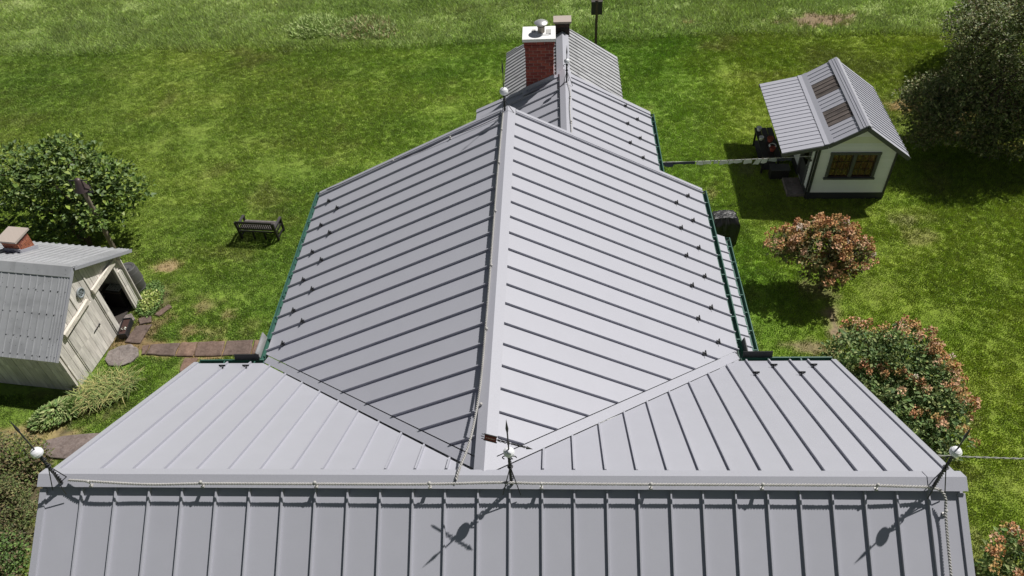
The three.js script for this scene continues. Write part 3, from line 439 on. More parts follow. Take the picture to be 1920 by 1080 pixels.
  part(tb, 'body', box(0.62, 0.38, 0.34, 0, 0.19, 0), benchWood); part(tb, 'lid', box(0.67, 0.035, 0.39, 0, 0.4, 0), std([0.07, 0.07, 0.075], 0.6));
}
/* ---------- weathered shed, left ---------- */
{
  const s = thing('board_shed', 'weathered cream board shed with metal roof and open door, at the left edge', 'shed', [-13.226, 0, -7.565], -0.131);
  const L = 4.7, O = (x, y, z) => V3(x, y, z), k = (a) => Math.sqrt(1 + a * a), rd = rng(8), X = V3(0, 0, -1), Y = V3(0, 1, 0), N = V3(1, 0, 0);
  const outline = [[0, 0], [3.596, 0], [3.596, 1.98], [1.95, 2.94], [0, 1.4]];
  const gw = sub(s, 'gable_wall');
  let u = 0, i = 0; const cuts = [0.2, 0.43, 0.66, 0.92, 1.2, 1.45, 1.72, 1.98, 2.19, 2.38, 2.62, 2.9, 3.3, 3.46, 3.596];
  for (const e of cuts) {
    let c = clip(clip(outline, 0, u + 0.006, true), 0, e - 0.006, false); if (u >= 2.37 && u < 3.25) c = clip(c, 1, 1.8, true);
    part(gw, 'wall_board', prism(c, O(0, 0, 0), X, Y, N, -0.025, (i % 3) * 0.003), boardPaint[(rd() * 3) | 0]);
    if ([0.2, 0.66, 1.45, 2.19].includes(e)) { const t = vrange(outline, e + 0.001); part(gw, 'batten', box(0.018, t[1] - 0.04, 0.045, 0.02, t[1] / 2, -e), boardPaint[2]); }
    u = e; i++;
  }
  part(s, 'rear_gable', prism(outline, O(-L + 0.15, 0, 0), X, Y, N, -0.03, 0), boardPaint[1]);
  const nw = sub(s, 'side_wall'); for (let x = -L + 0.15; x < -0.05; x += 0.26) part(nw, 'wall_board', box(0.245, 1.38, 0.03, x + 0.13, 0.69, -0.01 + rd() * 0.006), boardPaint[(rd() * 3) | 0]);
  const bw = sub(s, 'side_wall'); for (let x = -L + 0.15; x < -0.05; x += 0.26) part(bw, 'wall_board', box(0.255, 1.95, 0.03, x + 0.13, 0.975, -3.58), boardPaint[(rd() * 3) | 0]);
  part(s, 'shed_floor', box(L - 0.2, 0.06, 3.5, -L / 2 - 0.03, 0.03, -1.8), std([0.06, 0.05, 0.045], 0.95, { map: rep(mottle, 0.5) }));
  // closed door
  const d = sub(s, 'closed_door'); let a = 0.67; for (const e of [0.99, 1.32, 1.64, 1.96]) { part(d, 'door_board', box(0.022, 1.66, e - a - 0.008, 0.035, 0.85, -(a + e) / 2), boardPaint[(rd() * 3) | 0]); a = e; }
  part(d, 'drip_board', beam([0.07, 1.7, -0.6], [0.07, 1.82, -1.86], 0.09, 0.12), whitePaint); part(d, 'strap_hinge', beam([0.06, 1.57, -0.74], [0.06, 1.62, -1.1], 0.014, 0.028), blackMetal); part(d, 'latch', [beam([0.06, 0.87, -1.47], [0.06, 0.9, -1.78], 0.014, 0.026), ball(0.03, 0.06, 0.9, -1.78)], blackMetal);
  const f = sub(s, 'door_frame'); part(f, 'jamb', box(0.05, 1.82, 0.17, 0.03, 0.91, -2.29), boardPaint[2]); part(f, 'jamb', box(0.09, 1.8, 0.06, 0.0, 0.9, -3.29), boardPaint[0]); part(f, 'head_board', beam([0.06, 1.85, -2.17], [0.06, 1.93, -3.36], 0.07, 0.16), whitePaint);
  part(s, 'door_leaf', [box(0.03, 1.52, 0.14, 0.03, 0.76, -3.42), box(0.045, 1.48, 0.12, 0.035, 0.74, -3.53)], boardPaint[2], 'stepped boards right of the opening');
  // round ornament
  const orn = thing('wall_ornament', 'round grey metal ornament on the sunlit shed gable wall', 'ornament', [-13.226 + 0.045 * 0.991 + 1.81 * 0.131, 2.17, -7.565 - 1.81 * 0.991 + 0.006], -0.131);
  part(orn, 'ring', new THREE.TorusGeometry(0.13, 0.03, 8, 24).rotateY(Math.PI / 2), std([0.25, 0.28, 0.3], 0.5)); part(orn, 'star', [0, 1, 2].map((q) => box(0.02, 0.2, 0.035, 0, 0, 0, q * Math.PI / 3)), std([0.22, 0.25, 0.27], 0.5));
  // roof
  const nL = 2.055 * k(0.788), fL = 2.141 * k(0.586), seams = []; for (let x = -L + 0.9; x < 0; x += 0.9) seams.push(x);
  const ropt = { seams: [-3.8, -2.9, -2.0, -1.1, -0.22], ribs: [0.25, 0.5, 0.75], h: 0.013, w: 0.03, mat: oldGalv };
  slope(s, 'roof_slope', { O: [0, 3.029, -1.948], U: [1, 0, 0], D: [0, -0.788, 1], poly: [[-L, 0], [0.13, 0], [0.13, nL], [-L, nL]], ...ropt, top: 0.2, label: 'stained near slope facing the camera' });
  slope(s, 'roof_slope', { O: [0, 3.029, -1.948], U: [1, 0, 0], D: [0, -0.586, -1], poly: [[-L, 0], [0.18, 0], [0.18, fL], [-L, fL]], ...ropt, top: 0.2, h: 0.03, w: 0.05, label: 'sunlit far slope' });
  const scr = []; for (const [row, m] of [[0.7, 0], [1.35, 1], [2.0, 0], [2.5, 1]]) for (let x = -4.5; x < 0.1; x += 0.225) { const y = 3.029 - 0.788 * row / k(0.788), z = -1.948 + row / k(0.788); scr.push(new THREE.CylinderGeometry(0.014, 0.014, 0.02, 6).translate(x + 0.04, y + 0.012, z)); }
  const sc = part(s, 'roof_screw', scr, darkIron); sc.userData.kind = 'stuff';
  part(s, 'ridge_cap', [prism([[0, 0], [0.235, -0.185], [0.235, -0.2], [0, -0.015]], O(-L, 3.06, -1.948), V3(0, 0, 1), Y, N, 0, L + 0.12), prism([[0, 0], [-0.2, -0.117], [-0.2, -0.132], [0, -0.015]], O(-L, 3.06, -1.948), V3(0, 0, 1), Y, N, 0, L + 0.12)], oldGalv);
  part(s, 'rake_trim', [beam([0.13, 3.0, -1.948], [0.13, 1.395, 0.107], 0.02, 0.1), beam([0.18, 3.0, -1.948], [0.18, 1.745, -4.089], 0.02, 0.1)], trimMetal);
  part(s, 'eave_board', [box(L, 0.08, 0.025, -L / 2 + 0.1, 1.36, 0.07)], boardPaint[1]);
  // chimney through the far slope
  const c = sub(s, 'chimney'); c.userData.label = 'short leaning brick chimney with a grey slab on the shed roof';
  brickStack(c, -2.85, -2.33, -3.36, -2.87, 1.95, 2.9, brickOrange, mortarPale, rng(3), { L: 0.2, H: 0.072, j: 0.016 });
  part(c, 'chimney_cap', box(0.66, 0.06, 0.66, -2.6, 2.94, -3.12), concreteTan); part(c, 'chimney_flashing', [beam([-2.315, 2.56, -2.8], [-2.315, 2.24, -3.42], 0.02, 0.16), beam([-2.88, 2.57, -2.85], [-2.3, 2.57, -2.85], 0.02, 0.16)], trimMetal);
  // inside: a box with a printed board lying on it
  const ib = thing('wooden_crate', 'dark crate inside the open shed doorway', 'crate', [-13.27, 0.06, -11.02], -0.131); part(ib, 'body', box(0.6, 0.64, 0.4, 0, 0.32, 0), benchWood); part(ib, 'lid', box(0.64, 0.03, 0.44, 0, 0.655, 0), std([0.09, 0.075, 0.06], 0.9));
  const cv = document.createElement('canvas'); cv.width = 256; cv.height = 180; const x2 = cv.getContext('2d'); x2.fillStyle = '#d8dad8'; x2.fillRect(0, 0, 256, 180); x2.fillStyle = '#44464a'; const rr = rng(4);
  for (const [y, h] of [[20, 24], [62, 10], [84, 10], [106, 10], [136, 20]]) for (let q = 22; q < 230; q += 10 + rr() * 16) x2.fillRect(q, y, 5 + rr() * 8, h);
  const st = new THREE.CanvasTexture(cv); st.colorSpace = THREE.SRGBColorSpace; const sb = thing('notice_board', 'white printed board lying on the crate inside the shed doorway', 'notice', [-13.24, 0.738, -11.04], -0.131); part(sb, 'board', new THREE.BoxGeometry(0.46, 0.012, 0.32), std(0xffffff, 0.7, { map: st }));
  // rain barrel
  const b = thing('rain_barrel', 'dark grey rain barrel behind the shed corner', 'barrel', [-12.98, 0, -11.62]);
  part(b, 'body', new THREE.LatheGeometry([[0, 0], [0.23, 0], [0.235, 0.03], [0.28, 0.3], [0.3, 0.52], [0.285, 0.78], [0.25, 1.02], [0.235, 1.04], [0.225, 1.02], [0, 1.01]].map(([p, q]) => new THREE.Vector2(p, q)), 36), std([0.1, 0.098, 0.1], 0.55, { map: rep(mottle, 0.4) })); part(b, 'hoop', [0.18, 0.52, 0.86].map((y) => new THREE.TorusGeometry(y === 0.52 ? 0.3 : 0.273, 0.008, 5, 36).rotateX(Math.PI / 2).translate(0, y, 0)), std([0.09, 0.088, 0.09], 0.5));
  part(b, 'lid_ring', [new THREE.TorusGeometry(0.17, 0.014, 6, 30).rotateX(Math.PI / 2).translate(0, 1.015, 0), new THREE.CylinderGeometry(0.035, 0.035, 0.03, 12).translate(0.08, 1.02, 0.07)], std([0.05, 0.05, 0.055], 0.5));
  // planter trough
  const p = thing('planter_trough', 'long black planter trough of dark soil by the shed doorway', 'planter', [-12.69, 0, -9.87], 0.12);
  part(p, 'trough', [box(0.02, 0.2, 0.68, -0.12, 0.12, 0), box(0.02, 0.2, 0.68, 0.12, 0.12, 0), box(0.22, 0.2, 0.02, 0, 0.12, 0.33), box(0.22, 0.2, 0.02, 0, 0.12, -0.33), box(0.22, 0.02, 0.64, 0, 0.03, 0)], blackMetal); part(p, 'soil', box(0.215, 0.03, 0.63, 0, 0.165, 0), std([0.06, 0.03, 0.025], 0.95, { map: rep(grain, 0.2) }));
  const tl = []; for (let q = 0; q < 9; q++) tl.push(new THREE.CircleGeometry(0.028, 5).rotateX(-1.2 + rd()).rotateY(rd() * 6).translate((rd() - 0.5) * 0.1, 0.2 + rd() * 0.05, 0.1 + (rd() - 0.5) * 0.12)); part(p, 'pale_leaves', tl, std([0.6, 0.62, 0.55], 0.8, { side: THREE.DoubleSide }));
}
/* ---------- stones and path ---------- */
{
  const g = new THREE.Group(); g.name = 'flagstone_path'; g.userData.kind = 'structure'; scene.add(g); const rd = rng(21);
  const stone = (pts, m, name = 'flagstone', h = 0.035) => {      // uneven outline, slightly raised, rounded edge
    const cx = pts.reduce((s, p) => s + p[0], 0) / pts.length, cz = pts.reduce((s, p) => s + p[1], 0) / pts.length, ring = [];
    for (let i = 0; i < pts.length; i++) { const a = pts[i], b = pts[(i + 1) % pts.length]; for (let t = 0; t < 1; t += 0.25) ring.push([mix(a[0], b[0], t) + (rd() - 0.5) * 0.03, mix(a[1], b[1], t) + (rd() - 0.5) * 0.03]); }
    const P = [], T = [], n = ring.length, pt = (p, s, y) => [cx + (p[0] - cx) * s, y, cz + (p[1] - cz) * s], tl = (rd() - 0.5) * 0.02;
    for (let i = 0; i < n; i++) { const a = ring[i], b = ring[(i + 1) % n]; for (const [s0, y0, s1, y1] of [[0, h, 0.9, h + tl * 0.3], [0.9, h + tl * 0.3, 1, h - 0.014], [1, h - 0.014, 1, -0.03]]) { const q = [pt(a, s0, y0), pt(b, s0, y0), pt(b, s1, y1), pt(a, s1, y1)]; for (const k of [0, 1, 2, 0, 2, 3]) { P.push(...q[k]); T.push(q[k][0], q[k][2]); } } }
    const ge = new THREE.BufferGeometry(); ge.setAttribute('position', new THREE.Float32BufferAttribute(P, 3)); ge.setAttribute('uv', new THREE.Float32BufferAttribute(T, 2)); ge.computeVertexNormals();
    const nn = ge.attributes.normal; if (nn.getY(0) < 0) { for (let i = 0; i < P.length; i += 9) for (let k = 0; k < 3; k++) { const q = P[i + 3 + k]; P[i + 3 + k] = P[i + 6 + k]; P[i + 6 + k] = q; } ge.setAttribute('position', new THREE.Float32BufferAttribute(P, 3)); ge.computeVertexNormals(); }
    part(g, name, ge, m);
  };
  const top = [[-11.97, -9.24], [-11.74, -9.3], [-10.83, -9.36], [-10.3, -9.39], [-9.46, -9.42], [-8.6, -9.45], [-7.9, -9.48]], bot = [[-11.87, -8.91], [-11.73, -8.91], [-10.81, -8.84], [-10.25, -8.83], [-9.4, -8.86], [-8.55, -8.89], [-7.9, -8.92]];
  for (let i = 0; i < 6; i++) stone([[top[i][0] + 0.02, top[i][1]], [top[i + 1][0] - 0.02, top[i + 1][1]], [bot[i + 1][0] - 0.02, bot[i + 1][1]], [bot[i][0] + 0.02, bot[i][1]]], stones[i % 3]);
  stone([[-13.3, -10.35], [-12.83, -10.6], [-12.62, -10.35], [-12.86, -9.9], [-13.1, -9.95]], stoneGrey); stone([[-12.5, -10.36], [-12.17, -10.51], [-12.05, -10.21], [-12.38, -10.12]], stones[1]); stone([[-12.07, -10.56], [-11.76, -10.98], [-11.6, -10.84], [-11.9, -10.45]], stones[0]);
  stone([[-12.46, -10.05], [-12.0, -10.12], [-12.08, -9.35], [-12.57, -9.4]], stones[1]); stone([[-10.5, -8.74], [-10.08, -8.76], [-10.18, -8.25], [-10.48, -8.25]], stones[2]); stone([[-10.44, -8.2], [-10.15, -8.2], [-10.1, -7.6], [-10.4, -7.6]], stones[0]);
  const rp = []; for (let a = 0; a < 9; a++) rp.push([-12.43 + 0.5 * Math.cos(a * 0.698) * (0.93 + 0.12 * rd()), -8.86 + 0.43 * Math.sin(a * 0.698) * (0.93 + 0.12 * rd())]); stone(rp, stoneGrey, 'round_stone', 0.05);
  const pg = new THREE.Shape([[-13.35, 5.85], [-12.9, 6.0], [-12.2, 6.08], [-10, 6.15], [-7, 6.1], [-7, 5.2], [-10, 5.25], [-12.3, 5.3], [-12.95, 5.36], [-13.25, 5.5]].map(([x, y]) => new THREE.Vector2(x, y)));
  const pm = new THREE.Mesh(new THREE.ExtrudeGeometry(pg, { depth: 0.04, bevelEnabled: true, bevelSize: 0.02, bevelThickness: 0.01, bevelSegments: 1 }).rotateX(-Math.PI / 2), std([0.27, 0.225, 0.22], 0.95, { map: rep(stoneMap, 0.9), bumpMap: rep(stoneMap, 0.4), bumpScale: 0.01 })); pm.name = 'path'; pm.userData.kind = 'structure'; pm.receiveShadow = pm.castShadow = true; scene.add(pm);
}
/* ---------- garden bench ---------- */
{
  const b = thing('garden_bench', 'dark wooden slatted garden bench alone on the lawn, its back turned', 'bench', [-9.63, 0, -14.06], -0.096), w = 0.66;
  const leg = (x, z, h, tilt) => part(b, 'leg', beam([x, 0, z], [x, h, z + tilt], 0.065, 0.065, [0, 0, 1]), benchWood);
  leg(-w, 0, 0.8, 0.1); leg(w, 0, 0.8, 0.1); leg(-w, -0.5, 0.58, 0); leg(w, -0.5, 0.58, 0);
  const B = sub(b, 'backrest'); part(B, 'rail', box(2 * w - 0.07, 0.075, 0.035, 0, 0.79, 0.095), benchWood); part(B, 'rail', box(2 * w - 0.07, 0.06, 0.03, 0, 0.5, 0.06), benchWood);
  for (let i = 0; i < 17; i++) { const x = -w + 0.075 + i * (2 * w - 0.15) / 16; part(B, 'slat', beam([x, 0.52, 0.062], [x, 0.76, 0.092], 0.04, 0.014, [0, 0, 1]), benchWood); }
  const seatWood = std([0.2, 0.18, 0.18], 0.6, { map: rep(woodMap, 0.4) }); const S = sub(b, 'seat'); for (let i = 0; i < 5; i++) part(S, 'slat', box(2 * w - 0.07, 0.022, 0.08, 0, 0.41, -0.46 + i * 0.1), seatWood);
  part(S, 'apron', [box(2 * w - 0.07, 0.07, 0.03, 0, 0.36, -0.49), box(2 * w - 0.07, 0.06, 0.03, 0, 0.36, 0.02)], benchWood);
  for (const x of [-w, w]) { part(b, 'armrest', box(0.085, 0.028, 0.62, x, 0.59, -0.23), std([0.09, 0.085, 0.09], 0.5, { map: rep(woodMap, 0.4) })); part(b, 'side_rail', [box(0.03, 0.07, 0.44, x, 0.36, -0.24), box(0.035, 0.05, 0.44, x, 0.12, -0.24)], benchWood); }
  part(b, 'leg', [box(0.05, 0.36, 0.05, -0.2, 0.18, 0.0), box(0.05, 0.36, 0.05, 0.2, 0.18, 0.0)], benchWood);
}
/* ---------- covered grill ---------- */
{
  const g = thing('covered_grill', 'barbecue grill under a creased black cover beside the low porch roof', 'grill', [5.82, 0, -13.72], 0.05);
  const ge = new THREE.BoxGeometry(0.95, 1.05, 0.62, 22, 20, 14), p = ge.attributes.position;
  for (let i = 0; i < p.count; i++) {
    let x = p.getX(i), y = p.getY(i) + 0.525, z = p.getZ(i); const t = y / 1.05, top = sstep(0.72, 1, t); x *= 1 - 0.3 * top * top; z *= 1 - 0.38 * top * top; y += top * 0.05 * (1 - Math.abs(x) * 1.6);
    const f = 0.035 * (1 - t * 0.5); const a = Math.atan2(z, x); x += f * Math.sin(a * 9 + t * 2) * Math.cos(a) + 0.03 * (vnoise(y * 6 + 3, a * 4) - 0.5); z += f * Math.sin(a * 9 + t * 2) * Math.sin(a) + 0.03 * (vnoise(y * 6, a * 4) - 0.5); p.setXYZ(i, x, Math.max(0.02, y + 0.02 * (vnoise(x * 9, z * 9) - 0.5)), z);
  }
  ge.computeVertexNormals(); part(g, 'cover', ge, std([0.014, 0.014, 0.016], 0.42, { bumpMap: rep(soft, 0.5), bumpScale: 0.02 }));
}
/* ---------- posts ---------- */
{
  const p = thing('nest_box_post', 'tall wooden post with a dark two-panel box, beyond the rear annex', 'post', [2.21, 0, -24.78]);
  part(p, 'post', box(0.1, 3.2, 0.1, 0, 1.6, 0), std([0.12, 0.09, 0.07], 0.9, { map: rep(woodMap, 0.4) })); part(p, 'panel', box(0.17, 0.52, 0.14, -0.135, 2.86, -0.02), std([0.03, 0.028, 0.03], 0.7)); part(p, 'panel', box(0.17, 0.52, 0.14, 0.135, 2.86, -0.02), std([0.03, 0.028, 0.03], 0.7)); part(p, 'box_lid', box(0.46, 0.025, 0.2, 0, 3.14, -0.03), std([0.06, 0.055, 0.05], 0.8));
  const b = thing('bell_post', 'leaning-looking wooden post topped by a dark bell among the leaves, behind the shed', 'bell post', [-14.32, 0, -13.24]);
  part(b, 'post', bar([0, 0, 0], [0.02, 2.75, -0.02], 0.085, 0.07, 10), greyWood); const bell = part(b, 'bell', new THREE.LatheGeometry([[0, 0.42], [0.05, 0.42], [0.1, 0.36], [0.14, 0.22], [0.19, 0.08], [0.24, 0], [0.225, 0], [0.17, 0.08], [0.1, 0.3], [0, 0.34]].map(([a, c]) => new THREE.Vector2(a, c)), 24).translate(0.02, 2.85, -0.02), std([0.09, 0.065, 0.065], 0.45, { metalness: 0.3 }));
  part(b, 'yoke', [beam([-0.28, 2.74, -0.02], [0.32, 2.74, -0.02], 0.05, 0.05), bar([-0.27, 2.74, -0.02], [-0.27, 3.2, -0.02], 0.018), bar([0.31, 2.74, -0.02], [0.31, 3.2, -0.02], 0.018), bar([-0.27, 3.2, -0.02], [0.31, 3.2, -0.02], 0.022)], darkIron);
}
/* ---------- lightning rods and their conductors ---------- */
function rod(label, [x, y, z], turn, hb, ht, r, spread, roofF, roofB) {
  const o = thing('lightning_rod', label, 'lightning rod', [x, y, z], turn, 'lightning rods with glass balls on the roof ridges');
  for (const [a, b, c] of roofB > -0.05 ? [[-spread * 0.6, roofF, 0.12], [spread * 0.6, roofF, 0.12], [spread * 0.15, roofB, -0.09]] : [[-spread, roofF, 0.2], [spread, roofF, 0.2], [spread * 0.6, roofB, -0.2]]) part(o, 'leg', bar([a, b, c * spread / 0.22], [0, hb * 0.55, 0], 0.007), darkIron);
  part(o, 'rod', [...twisted([[0, -0.03, 0], [0, hb * 0.5, 0], [0, hb - r, 0]], 0.014, 0.1), new THREE.TorusGeometry(0.03, 0.01, 5, 12).rotateX(Math.PI / 2).translate(0, hb * 0.55, 0)], darkIron);
  part(o, 'scroll', [[-1], [1]].map(([k]) => new THREE.TorusGeometry(0.035, 0.008, 5, 12, 4.4).translate(k * 0.055, hb - r - 0.05, 0)), darkIron);
  const bl = part(o, 'glass_ball', ball(r, 0, hb, 0, 0.94, 24, 16), glassBall); part(bl, 'swirl', [0.35, 0.65, 1, 1.3].map((q) => new THREE.TorusGeometry(r * Math.sin(q * 1.35) - 0.001, 0.003, 4, 24).rotateX(Math.PI / 2).translate(0, hb + r * 0.92 * Math.cos(q * 1.35), 0)), glassBall);
  part(o, 'spike', [bar([0, hb + r * 0.8, 0], [0, ht - 0.25, 0], 0.01), bar([0, ht - 0.28, 0], [0, ht - 0.2, 0], 0.01, 0.02), bar([0, ht - 0.2, 0], [0, ht, 0], 0.02, 0.001)], darkIron);
  return o;
}
const rodR2 = rod('lightning rod with white glass ball at the right end of the front ridge', [5.33, 7.87, 0.1], 0.2, 0.77, 1.3, 0.072, 0.2, -0.12, -0.02);
rod('lightning rod with white glass ball at the left end of the front ridge', [-6.47, 7.87, 0.1], -0.3, 0.71, 1.44, 0.078, 0.2, -0.12, -0.02);
rod('lightning rod behind the weathervane arrow, in the middle of the front ridge', [-0.2, 7.87, 0.1], 0, 0.74, 1.45, 0.072, 0.2, -0.12, -0.02);
rod('lightning rod with white glass ball at the far end of the long wing ridge', [-0.66, 7.82, -9.28], 0.5, 0.46, 1.22, 0.095, 0.17, -0.09, -0.06);
rod('small lightning rod with white glass ball on the rear wing ridge beside the brick chimney', [0.78, 6.13, -13.35], 0.2, 0.62, 1.08, 0.075, 0.14, -0.08, -0.06);
{
  const v = thing('weathervane', 'iron weathervane arrow with red glass tail plate above the middle of the front ridge', 'weathervane', [-0.2, 8.79, 0.08], -0.29);
  const chain = []; for (let i = 0; i < 7; i++) chain.push(new THREE.TorusGeometry(0.014, 0.005, 5, 10).rotateX(i % 2 ? 0 : Math.PI / 2).translate(0.05 + i * 0.027, 0, 0)); for (let i = 0; i < 4; i++) chain.push(new THREE.TorusGeometry(0.018, 0.005, 5, 10).rotateX(i % 2 ? 0 : Math.PI / 2).translate(-0.04 - i * 0.03, 0, 0));
  part(v, 'shaft', [bar([-0.3, 0, 0], [0.24, 0, 0], 0.005), new THREE.CylinderGeometry(0.018, 0.018, 0.05, 8), ...chain], darkIron); part(v, 'arrow_head', new THREE.ConeGeometry(0.022, 0.09, 8).rotateZ(-Math.PI / 2).translate(0.285, 0, 0), darkIron);
  const cv = document.createElement('canvas'); cv.width = 256; cv.height = 96; const c = cv.getContext('2d'); c.fillStyle = '#7d1620'; c.fillRect(0, 0, 256, 96); c.fillStyle = '#d9c4c4'; for (let i = 0; i < 9; i++) c.fillRect(22 + i * 24, 36, i % 3 === 1 ? 8 : 14, 26);
  const t = new THREE.CanvasTexture(cv); t.colorSpace = THREE.SRGBColorSpace; part(v, 'tail_plate', box(0.16, 0.07, 0.012, -0.24, 0, 0, -0.5), std([0.18, 0.012, 0.02], 0.3)); const pl = new THREE.BoxGeometry(0.14, 0.05, 0.003); pl.translate(0, 0, 0.0085); pl.rotateX(-0.5); part(v, 'tail_print', pl.translate(-0.24, 0, 0), std(0xffffff, 0.3, { map: t }));
  part(v, 'tail_frame', [box(0.18, 0.008, 0.02, -0.24, 0.036, -0.02, -0.5), box(0.18, 0.008, 0.02, -0.24, -0.036, 0.02, -0.5), bar([-0.33, 0.03, -0.015], [-0.36, 0.03, -0.015], 0.005), bar([-0.33, 0, 0], [-0.37, 0, 0], 0.005), bar([-0.33, -0.03, 0.015], [-0.36, -0.03, 0.015], 0.005)], darkIron);
}
{
  const alu = std([0.42, 0.41, 0.4], 0.5);
  const standoff = (o, [x, y, z], h, foot) => part(o, 'cable_clip', [bar([x, y - h, z], [x, y, z], 0.008), box(0.045, 0.02, 0.045, x, y - h + 0.01, z), ball(0.024, x, y + 0.012, z)], alu);
  const clipX = [-6.02, -4.44, -2.86, -1.3, 0.2, 1.65, 3.1, 4.57];
  const f = thing('conductor_cable', 'braided lightning conductor cable running along the whole front ridge', 'cable');
  part(f, 'cable', twisted([[-6.35, 7.9, 0.1], [-6.02, 7.955, 0.15], [-5.2, 7.915, 0.17], [-4.44, 7.93, 0.165], [-2.86, 7.935, 0.165], [-1.3, 7.945, 0.165], [-0.3, 7.965, 0.15], [0.2, 7.955, 0.155], [1.65, 7.945, 0.155], [3.1, 7.945, 0.155], [4.57, 7.94, 0.155], [5.25, 7.9, 0.15]], 0.011, 0.075), alu); for (const x of clipX) standoff(f, [x, 7.945, 0.155], 0.1);
  const d = thing('conductor_cable', 'braided conductor cable running down the front slope by its right edge', 'cable');
  part(d, 'cable', twisted([[5.2, 7.9, 0.15], [5.38, 7.87, 0.18], [5.44, 7.79, 0.25], [5.44, 7.66, 0.38], [5.42, 7.18, 1.12], [5.42, 6.28, 2.54], [5.42, 5.22, 4.2]], 0.011, 0.075), alu); standoff(d, [5.45, 7.66, 0.36], 0.08); standoff(d, [5.42, 6.5, 2.2], 0.1);
  const w = thing('conductor_cable', 'braided conductor cable climbing beside the long wing ridge', 'cable');
  part(w, 'cable', twisted([[-0.95, 7.9, 0.08], [-0.93, 7.93, -0.02], [-0.82, 7.9, -0.5], [-0.74, 7.83, -1.4], [-0.72, 7.8, -3], [-0.72, 7.8, -5], [-0.72, 7.8, -7], [-0.7, 7.8, -9.2]], 0.011, 0.075), alu); for (const z of [-1.25, -2.75, -4.25, -5.75, -7.3, -8.5]) standoff(w, [-0.7, 7.81, z], 0.05);
  const e = thing('conductor_cable', 'thin conductor cable following the far left gable edge down', 'cable'); const L = (x, k) => 7.74 - 0.487 * (-0.59 - x) + k;
  part(e, 'cable', tubePath([[-0.68, L(-0.68, 0.06), -9.22], [-1.2, L(-1.2, 0.03), -9.24], [-1.95, L(-1.95, 0.05), -9.29], [-2.7, L(-2.7, 0.02), -9.32], [-3.4, L(-3.4, 0.05), -9.42], [-4.3, L(-4.3, 0.02), -9.44], [-5.2, L(-5.2, 0.05), -9.48]], 0.008, 50, 5), darkIron); for (const [x, z] of [[-1.95, -9.29], [-3.4, -9.42]]) standoff(e, [x, L(x, 0.05), z], 0.05);
  const g = thing('conductor_cable', 'conductor cable along the right of the rear wing ridge', 'cable'); part(g, 'cable', tubePath([[0.8, 6.14, -13.3], [0.86, 6.12, -12.9], [0.84, 6.13, -12], [0.86, 6.12, -11], [0.85, 6.12, -9.6]], 0.011, 40, 5), alu); standoff(g, [0.86, 6.12, -12.6], 0.05); standoff(g, [0.86, 6.12, -11.4], 0.05);
  const u = thing('service_cable', 'overhead service cable leaving the right gable across the lawn', 'cable'); part(u, 'cable', [...twisted([[5.45, 4.72, -2.5], [8.4, 5.02, -2.15], [14, 6.0, -1.4], [22, 7.8, -0.3]], 0.009, 0.3)], std([0.3, 0.3, 0.28], 0.6));
}
